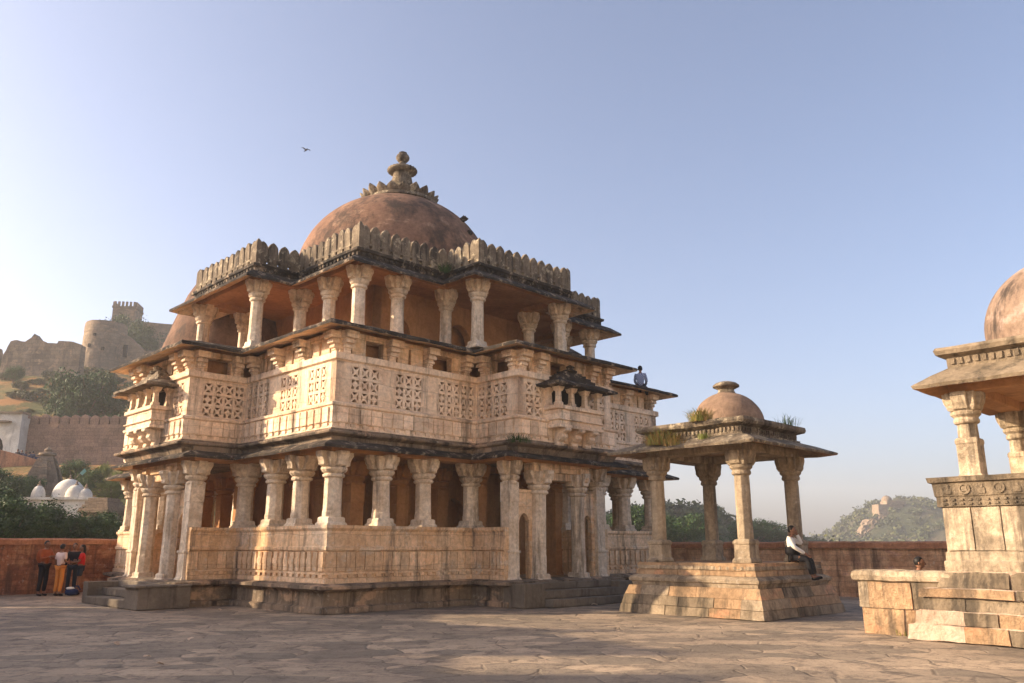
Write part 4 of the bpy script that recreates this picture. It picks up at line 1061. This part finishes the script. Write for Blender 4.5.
for (px, py, Y, k, w, lb, zb) in ((684,510,95,0,1.25,'dark round tree behind the wall left of the front pavilion column',-1),(664,514,80,3,1.1,'dark tree seen between the temple and the small pavilion',-1),(640,500,75,0,1.0,'dark tree seen through the lower temple colonnade',-1),(622,510,80,3,1.,'dark tree behind the lower temple colonnade',-1),
        (706,512,150,3,.9,'tree on the low hill behind the back pavilion column',2),(716,504,170,0,.7,'small tree on the crest of the low hill',5),(752,516,120,0,1.35,'broad dark tree right of the front pavilion column',-1),(766,520,125,3,1.4,'broad dark tree beside the seated person',-1),(698,530,120,3,1.4,'green tree low on the near hill',-1),(780,530,140,1,1.5,'small distant tree left of the seated person',-1)):
    p = atpx(px, py, Y); tree(k, p.x, Y, zb, max(2.5, p.z-zb), w, lb)
# shrubs scattered over the fort hill
sp = thing('shrub', 'low dusty green shrub on the dry slope of the fort hill', 'shrub', group='shrubs on the fort hill')
crown_mesh(9, .5,.5,.4,.3,22,40,.12).build('foliage', M['scrub'], sp, recalc=False); mb = MB(); mb.lathe([(.06,-.2),(.04,.2),(.02,.4)],0,0,6); mb.build('stem', M['bark'], sp)
rs = random.Random(11); first = True
for i in range(70):
    y = rs.uniform(86,118); x = -.627*y*rs.uniform(.66,1.03)
    o = sp if first else dup(sp); first = False
    s = rs.uniform(1.,2.5); o.location = (x,y,hterr(x,y)); o.scale = (s*1.2,s*1.2,s*.9); o.rotation_euler = (0,0,rs.uniform(0,6))
# scrub and trees covering the far hills: beyond counting
r = random.Random(5); vs = []; fs = []
for i in range(1500):
    for _ in range(40):
        if i % 4 == 0: x, y = r.uniform(14,62), r.uniform(120,185)
        else: x, y = r.uniform(140,330), r.uniform(330,470)
        h = hfar(x, y)
        if h > 1 and noise.noise(Vector((x*.05,y*.05,7))) > -.25+ .3*r.random()-.15: break
    near = i % 4 == 0
    sz = r.uniform(.8,1.7) if near else r.uniform(1.3,3.2)
    for k in range(26):
        d = Vector((r.gauss(0,.5),r.gauss(0,.5),abs(r.gauss(.3,.35))))*sz; c = Vector((x,y,h))+d
        a = Vector((r.gauss(0,1),r.gauss(0,1),r.gauss(0,1))).normalized()*sz*.3; b = a.orthogonal().normalized()*sz*.22
        q = len(vs); vs += [c-a,c+b,c+a,c-b]; fs.append((q,q+1,q+2,q+3))
mb = MB(); mb.v = [tuple(v) for v in vs]; mb.f = fs; mb.m = [0]*len(fs)
tag(mb.build('hill_scrub', M['scrub'], recalc=False), 'dusty green scrub covering the far hills', 'scrub', kind='stuff')

def tuft(label, loc, n, h, spread, mat, parent=None, seed=0, mat2=None):
    r = random.Random(seed); t = thing('grass_tuft', label, 'grass tuft', loc); 
    for mt, cnt in ((mat, n*2), (mat2, n)):
        if not mt: continue
        mb = MB()
        for i in range(cnt):
            a = r.uniform(0,6.28); q = r.random()**.6*spread; b = Vector((q*math.cos(a),q*math.sin(a),-.03)); lean = Vector((math.cos(a),math.sin(a),0))*r.uniform(.1,1.7)+Vector((r.gauss(0,.2),r.gauss(0,.2),0))
            l = h*r.uniform(.5,1.1); w = Vector((-math.sin(a),math.cos(a),0))*.006*max(1,h*3)
            m_ = b+(lean*.35+Vector((0,0,1))).normalized()*l*.6; e = m_+(lean*1.2+Vector((0,0,.5))).normalized()*l*.4
            k = len(mb.v); mb.v += [tuple(b-w),tuple(b+w),tuple(m_+w*.8),tuple(m_-w*.8),tuple(e)]; mb.f += [[k,k+1,k+2,k+3],[k+3,k+2,k+4]]; mb.m += [0,0]
        mb.build('blades', M[mt], t, recalc=False)
    return t
def onpav(u, v, z): a = .775; return (5.568+u*math.cos(a)-v*math.sin(a), 21.683+u*math.sin(a)+v*math.cos(a), z)
tuft('big orange and green grass tuft on the left eave of the small pavilion', onpav(-1.8,.62,4.12), 170, .5, .42, 'drygrass', seed=1, mat2='leaf3')
tuft('rust-coloured grass low on the left eave edge of the small pavilion', onpav(-1.95,.2,4.05), 110, .3, .35, 'drygrass', seed=5)
tuft('orange and green grass tuft on the cornice in front of the small dome', onpav(-1.5,-.35,4.66), 130, .42, .3, 'drygrass', seed=2, mat2='leaf3')
tuft('small yellow-green tuft between eave and cornice of the small pavilion', onpav(-1.62,-.5,4.18), 60, .26, .16, 'leaf3', seed=3)
tuft('sparse grass tuft on the right cornice of the small pavilion', onpav(.75,-1.5,4.66), 34, .36, .35, 'leaf2', seed=4)
x_, y_ = L2W(-2.35,-5.75); tuft('green plant in the battlement corner below the big dome', (x_,y_,10.22), 90, .4, .25, 'leaf', seed=6)
x_, y_ = L2W(-2.2,-8.95); tuft('dark green plant on the lower eave at the porch corner', (x_,y_,4.44), 120, .35, .35, 'leaf', seed=7)
tuft('green weed growing at the foot of the tall pavilion base', (7.3,16.05,0), 60, .22, .16, 'leaf3', seed=8)
LT = ['white paper scrap lying below the sunlit strip of the temple plinth','pale paper scrap left of the temple corner','crumpled paper on the open paving at the far left','paper scrap in the left foreground','white bag scrap at the foot of the porch steps','small paper scrap in the middle of the shaded paving','thin paper strip on the paving at the left']
for i, (x, y) in enumerate(((-6.13,21.55),(-7.46,21.88),(-6.62,14.48),(-4.85,12.01),(2.3,23.9),(-5.61,15.07),(-5.35,12.73))):
    rr = random.Random(i); mb = MB(); n = 7; s = .13 if i in (0,4) else .06
    ring = [(s*rr.uniform(.6,1.1)*math.cos(k*6.28/n), s*rr.uniform(.5,1)*math.sin(k*6.28/n), rr.uniform(.0,.06)+.01) for k in range(n)]
    mb.add(ring+[(0,0,.06)]+[(p[0]*.98,p[1]*.98,p[2]-.008) for p in ring], [(k,(k+1)%n,n) for k in range(n)]+[(k,n+1+k,n+1+(k+1)%n,(k+1)%n) for k in range(n)])
    o = mb.build('paper_scrap', M['mortar']); o.location = (x,y,0); tag(o, LT[i], 'litter')
bd = thing('bird', 'small dark bird flying high left of the big dome', 'bird', tuple(atpx(306,150,60)), R(40))
b = MB(); ellip(b, (0,0,0), (.07,.2,.07), 10, 8); ellip(b, (0,-.2,.03), (.045,.06,.045), 8, 6); b.add([(-.03,.15,0),(.03,.15,0),(.06,.34,0),(-.06,.34,0),(0,.2,.02)], [(0,1,2,3),(0,1,4),(1,2,4),(2,3,4),(3,0,4)]); b.build('body', M['black_cloth'], bd, smooth=60)
for s in (-1,1):
    b = MB(); b.loft([[(s*.05,-.08,.02),(s*.05,.08,.02),(s*.05,.08,.035),(s*.05,-.08,.035)],[(s*.25,-.06,.12),(s*.25,.07,.12),(s*.25,.07,.13),(s*.25,-.06,.13)],[(s*.42,.03,.08),(s*.42,.07,.08),(s*.42,.07,.085),(s*.42,.03,.085)]]); b.build('wing', M['black_cloth'], bd)
sl_ = MB(); sl_.box(-.22,.22,-.12,.12,0,.05); sl_.box(-.05,.2,-.1,.1,.05,.09); o = sl_.build('broken_slab', M['step'], rough=(.1,.012,6)); o.location = onpav(-1.45,1.25,1.222); o.rotation_euler = (0,0,.9); tag(o, 'small dark broken slab on the left end of the pavilion plinth', 'stone slab')

# ------------------------------------------------------------------ the fort on the left hill
def fort(name, label, cat, loc, rz=0): return thing(name, label, cat, loc, rz)
def zh(x, y): return hterr(x, y)
# round bastion with a wall running down to the right
p = atpx(94,375,122); zb = 20.; zt = atpx(98,318,120).z
t = fort('bastion', 'big round ruined stone bastion on top of the left hill', 'bastion', (p.x,124,zb))
mb = MB(); H_ = zt-zb
mb.lathe([(3.7,0),(3.3,H_*.5),(3.05,H_*.88),(3.1,H_*.9),(3.,H_),(2.2,H_)], n=40); mb.build('tower_wall', M['fort'], t, rough=(.9,.1,.8))
e = atpx(155,352,125)
mb = MB(); mb.loft([[(1.5,-1.6,0),(1.5,.8,0),(1.5,.8,H_*.97),(1.5,-1.6,H_*.97)],[(4,-.5,0),(4,.9,0),(4,.9,H_*.86),(4,-.5,H_*.86)],[(6.5,-.3,0),(6.5,.9,0),(6.5,.9,H_*.72),(6.5,-.3,H_*.72)],[(e.x-p.x+2,.5,0),(e.x-p.x+2,1.9,0),(e.x-p.x+2,1.9,e.z-zb),(e.x-p.x+2,.5,e.z-zb)]])
w_ = mb.build('curtain_wall', M['fort'], t, rough=(1.2,.16,.5))
for (px, py, w, h) in ((112,347,.9,1.9),(97,348,.35,.5),(84,345,.3,.5),(90,334,.3,.4)):
    q = atpx(px,py,119.4); mb = MB(); mb.box(-w/2,w/2,-.25,.3,-h/2,h/2); o = mb.build('opening', M['void'], t, rough=(.4,.06,1)); 
    dx = q.x-p.x; yy = -math.sqrt(max(.1, 3.2**2-dx*dx)) if abs(dx) < 3. else -.55
    o.location = (dx, yy, q.z-zb+.3)
# left ruined wall
p = atpx(42,378,112); zb = 19
t = fort('ruined_wall', 'broken ruined fort wall left of the round bastion', 'ruin', (p.x,112,zb))
mb = MB(); prof = [(6,356),(11,347),(14,342),(20,341),(28,343),(34,339),(37,335),(41,340),(50,344),(60,344.5),(61,342),(68,342),(76,343),(84,346)]
pts = [atpx(a,b,112) for a, b in prof]
for a, b in zip(pts, pts[1:]):
    pass
mb.loft([[(q.x-p.x,-.9,0),(q.x-p.x,.9,0),(q.x-p.x,.7,q.z-zb),(q.x-p.x,-.7,q.z-zb)] for q in pts]); mb.build('masonry', M['fort'], t, rough=(.7,.09,1.))
p = atpx(2,352,118); t = fort('ruin', 'dark ruin fragment at the far left edge of the hilltop', 'ruin', (p.x,118,20)); mb = MB(); mb.loft([[(-3,-1,0),(2.,-1,0),(2.,1,0),(-3,1,0)],[(-3,-.8,p.z-19),(-.5,-.8,p.z-19.5),(-.5,.8,p.z-19.5),(-3,.8,p.z-19)]]); mb.build('masonry', M['fort'], t, rough=(.8,.2,.6))
# square tower and the wall behind it
a = atpx(115,301,150); b_ = atpx(141,322,150); w = (b_.x-a.x)/2*.76; cx_ = (a.x+b_.x)/2; zb = 30
t = fort('watchtower', 'square crenellated watchtower on the highest part of the fort', 'tower', (cx_,150,zb), R(8))
mb = MB(); h = a.z-zb-1.6; mb.box(-w,w,-w,w,0,h); mb.build('tower_wall', M['fort'], t, rough=(1.2,.08,.5))
mb = MB()
for i in range(6):
    q = -w+(i+.5)*2*w/6
    mb.box(q-.18,q+.18,-w-.12,-w+.2,h-.02,h+.85); mb.box(-w-.12,-w+.2,q-.18,q+.18,h-.02,h+.85); mb.box(w-.2,w+.12,q-.18,q+.18,h-.02,h+.85)
mb.box(-w-.15,w+.15,-w-.15,w+.15,h-.4,h-.05); mb.build('crenellation', M['fort'], t)
a = atpx(140,322,155); b_ = atpx(170,325,155)
t = fort('fort_wall', 'plain high fort wall right of the square watchtower', 'wall', (a.x,155,30)); mb = MB(); mb.loft([[(x,-.8,0),(x,.8,0),(x,.8,z-30),(x,-.8,z-30)] for x,z in ((a.x-a.x-1,a.z),(b_.x-a.x+4,b_.z-.3),(b_.x-a.x+14,b_.z-2))]); mb.build('masonry', M['fort'], t, rough=(1.5,.12,.5))
# crenellated wall
YW = 80; a = atpx(22,424,YW); b_ = atpx(150,421,YW); zb = 7.5; zt = atpx(80,425,YW).z
t = fort('crenellated_wall', 'long brown crenellated wall crossing the foot of the fort hill', 'wall', (a.x,YW,zb))
L = b_.x-a.x+6; mb = MB(); mb.box(0,L,-.6,.6,0,zt-zb); mb.build('masonry', M['fortred'], t, rough=(1.,.07,.7))
mm = MB(); pr = [(-.42,0),(.42,0),(.42,.55),(.3,.82),(0,.98),(-.3,.82),(-.42,.55)]; n = 7
mm.add([(x,-.3,z) for x,z in pr]+[(x,.3,z) for x,z in pr], [tuple(range(n)),tuple(range(2*n-1,n-1,-1))]+[(i,(i+1)%n,n+(i+1)%n,n+i) for i in range(n)])
m0 = None
for i in range(int(L/.98)):
    if m0 is None: o = m0 = mm.build('merlon', M['fortred'], t)
    else: o = m0.copy(); COL.objects.link(o); o.parent = t
    o.location = (.5+i*.98,-.2,zt-zb); o.scale = (1,1,random.Random(i).uniform(.85,1.05))
# gatehouse
a = atpx(-8,415,79); b_ = atpx(28,415,79); zb = 8.0; w = b_.x-a.x
t = fort('gatehouse', 'whitewashed gatehouse with a dark arched gateway on the left edge', 'gatehouse', (a.x,78.6,zb), R(0))
zt = b_.z-zb; mb = MB(); arch_wall(mb, 0, w, 0, zt, [(1.05,2.1,2.9,1.1)], -.5, .4); mb.box(0,w,.4,3.2,0,zt-.3); mb.build('wall', M['white'], t, rough=(.9,.05,.8))
mb = MB(); mb.box(-.3,w+.15,-.7,.6,zt,zt+.18); mb.box(-.3,2.6,-1.,-.45,zt-.9,zt-.75); mb.build('cornice', M['fort'], t, rough=(.6,.05,.9))
mb = MB(); mb.box(.05,2.05,.05,.3,0,4.2); mb.build('gateway', M['void'], t)
# ramp wall with people walking behind it
pts = [atpx(-6,448,74),atpx(20,455,74.3),atpx(50,463,75),atpx(78,470,76)]
t = fort('ramp_wall', 'low pinkish retaining wall of the ramp leading up to the gatehouse', 'wall', (pts[0].x,pts[0].y,5)); o = pts[0]
mb = MB(); mb.loft([[(q.x-o.x,q.y-o.y,0),(q.x-o.x,q.y-o.y+.5,0),(q.x-o.x,q.y-o.y+.5,q.z-5),(q.x-o.x,q.y-o.y,q.z-5)] for q in pts]); mb.build('masonry', M['coping'], t, rough=(.9,.06,.8))
cl = ['black_cloth','navy_cloth','white_cloth','black_cloth','rust_cloth','dark_denim','white_cloth']
pb = None
for i, (px, py) in enumerate(((18,450),(22,451),(26,451.5),(30,453),(33,452),(38,455),(42,456))):
    q = atpx(px,py,75.4+.3*(i%2))
    person('tiny far-off person walking on the ramp below the crenellated wall', (q.x,q.y,q.z-1.62), R(40*i), None, cl[i], 'black_cloth', group='far-off people on the ramp') if i < 2 else None
    if i < 2: pb = [c for c in COL.objects if c.name.startswith('person') and c.parent is None][-1]
    else:
        o = dup(pb); o.location = (q.x,q.y,q.z-1.62); o.rotation_euler = (0,0,R(50*i))
# shrine with a curved stone spire, shrine with white domes, stepped house
p = atpx(48,452,62); zb = 2.5
t = fort('shrine', 'grey stone shrine with a tall curved spire behind the left trees', 'shrine', (p.x,62,zb), R(20)); H_ = p.z-zb
mb = MB(); mb.sqloft([(1.75,0),(1.6,H_*.3),(1.4,H_*.45),(1.1,H_*.62),(.75,H_*.8),(.45,H_*.93),(.35,H_*.95)])
for s in (-1,1):
    for d in range(2):
        mb.T = Matrix.Rotation(R(90*d),4,'Z'); mb.loft([[(-x,s*(y+.12)-.05,z),(x,s*(y+.12)-.05,z),(x,s*(y+.12)+.05,z),(-x,s*(y+.12)+.05,z)] for x,y,z in ((.6,1.75,0),(.55,1.6,H_*.3),(.5,1.4,H_*.45),(.38,1.1,H_*.62),(.25,.75,H_*.8),(.12,.45,H_*.92))])
mb.T = None
for i in range(12): z = H_*(.32+.05*i); q = 1.6-1.12*i/12; mb.sqloft([(q,z),(q+.04,z+.06),(q-.02,z+.12)])
mb.build('spire', M['fort'], t, rough=(.5,.03,1.5))
mb = MB(); mb.lathe([(.3,H_*.94),(.62,H_*.96),(.6,H_*.985),(.2,H_),(.28,H_+.15),(.02,H_+.4)],n=16); mb.build('finial', M['fort'], t, smooth=50)
p = atpx(66,497,56); zb = 1.
t = fort('white_shrine', 'low shrine with a cluster of whitewashed domes behind the left trees', 'shrine', (p.x,56,zb)); zt = p.z-zb
mb = MB(); q1 = atpx(36,497,56).x-p.x; q2 = atpx(102,497,56).x-p.x
mb.box(q1,q2,-1.2,1.6,0,zt-.25); mb.build('wall', M['white'], t, rough=(.6,.03,1))
mb = MB(); mb.box(q1-.15,q2+.15,-1.4,1.8,zt-.25,zt-.08); mb.build('cornice', M['white'], t)
for (px, w, top, yy) in ((65,15.5,480,.4),(43,6.5,487.5,-.6),(80,9.5,487,-.6),(90.5,6.5,490.5,-.7)):
    c = atpx(px,497,56).x-p.x; r_ = w*56/840; hh = atpx(px,top,56).z-p.z+.1
    mb = MB(); mb.lathe([(r_,zt-.2),(r_*1.0,zt)]+[(r_*math.cos(R(q)),zt+hh*math.sin(R(q))) for q in range(8,90,9)]+[(.03,zt+hh)], c, yy, 28)
    d_ = mb.build('dome', M['white'], t, smooth=60)
    mb = MB(); mb.lathe([(.12,zt+hh-.05),(.14,zt+hh+.05),(.05,zt+hh+.1),(.07,zt+hh+.2),(.01,zt+hh+.32)], c, yy, 10); mb.build('finial', M['fort'], d_)
mb = MB(); c = atpx(68,478,56).x-p.x; mb.loft([[(c,.4,zt+1),(c+.04,.4,zt+1),(c+.04,.44,zt+1),(c,.44,zt+1)],[(c+.9,.4,zt+2.),(c+.93,.4,zt+2.),(c+.93,.44,zt+2.),(c+.9,.44,zt+2.)]]); fp = mb.build('flagpole', M['fort'], t)
mb = MB(); mb.loft([[(c+.55,.38,zt+1.62),(c+.85,.38,zt+1.95),(c+.85,.4,zt+1.95),(c+.55,.4,zt+1.62)],[(c+.7,.46,zt+1.5),(c+.95,.46,zt+1.75),(c+.95,.48,zt+1.75),(c+.7,.48,zt+1.5)]]); mb.build('pennant', M['teal_cloth'], fp)
p = atpx(101,530,52); zb = 0
t = fort('stepped_house', 'small grey house with a stepped stone roof left of the temple porch', 'house', (p.x,52,zb), R(-8)); k = 52/840
h0 = atpx(101,513,52).z
mb = MB(); arch_wall(mb, -.85, .95, 0, h0, [(-.1,.4,1.9,.3)], -.9, -.6); mb.box(-.85,.95,-.6,.9,0,h0); mb.build('wall', M['fort'], t, rough=(.5,.02,1.5))
mb = MB(); mb.box(-.9,1.1,-1.2,1.,h0,h0+.12)
for i in range(4): mb.box(-.95+.1*i,1.0-.12*i,-1.05+.12*i,1.-.1*i,h0+.12+.2*i,h0+.3+.2*i)
mb.build('roof', M['fort'], t, rough=(.5,.02,1.5))
mb = MB(); mb.box(-.28,.1,-.7,-.62,1.2,2.1); mb.build('doorway', M['void'], t)
# ruined palace on the far right hill
p = atpx(888,512,405); t = fort('hilltop_ruin', 'tiny pale ruined building with a small dome on the far right hill', 'ruin', (p.x,405,p.z-4))
mb = MB(); mb.box(-6,6,-4,4,0,7.5); mb.box(-2,7,-4.4,3,7.5,9.2); mb.build('wall', M['fort'], t, rough=(2,.25,.3))
mb = MB(); mb.lathe([(2.4,9.1)]+[(2.4*math.cos(R(a)),9.8+2.*math.sin(R(a))) for a in range(0,90,15)]+[(.1,12.0)],0,0,20); mb.build('dome', M['fort'], t, smooth=60)
p = atpx(876,530,398); t = fort('cliff', 'bare tan rock cliff below the tiny ruin on the far hill', 'cliff', (p.x,398,p.z-5)); mb = MB(); mb.loft([[(-9,-2,0),(9,-2,0),(9,6,0),(-9,6,0)],[(-7,0,5),(9,0,6),(9,6,6),(-7,6,5)],[(-2,1.5,10),(8,1.5,12.5),(8,6,12.5),(-2,6,10)]]); mb.build('rock', M['fort'], t, rough=(1.5,1.1,.3))
# rename duplicates of each kind the Blender way, drop unused prototypes
for i, k in enumerate(used):
    if not k:
        for c in children(protos[i]): bpy.data.objects.remove(c)
        bpy.data.objects.remove(protos[i])
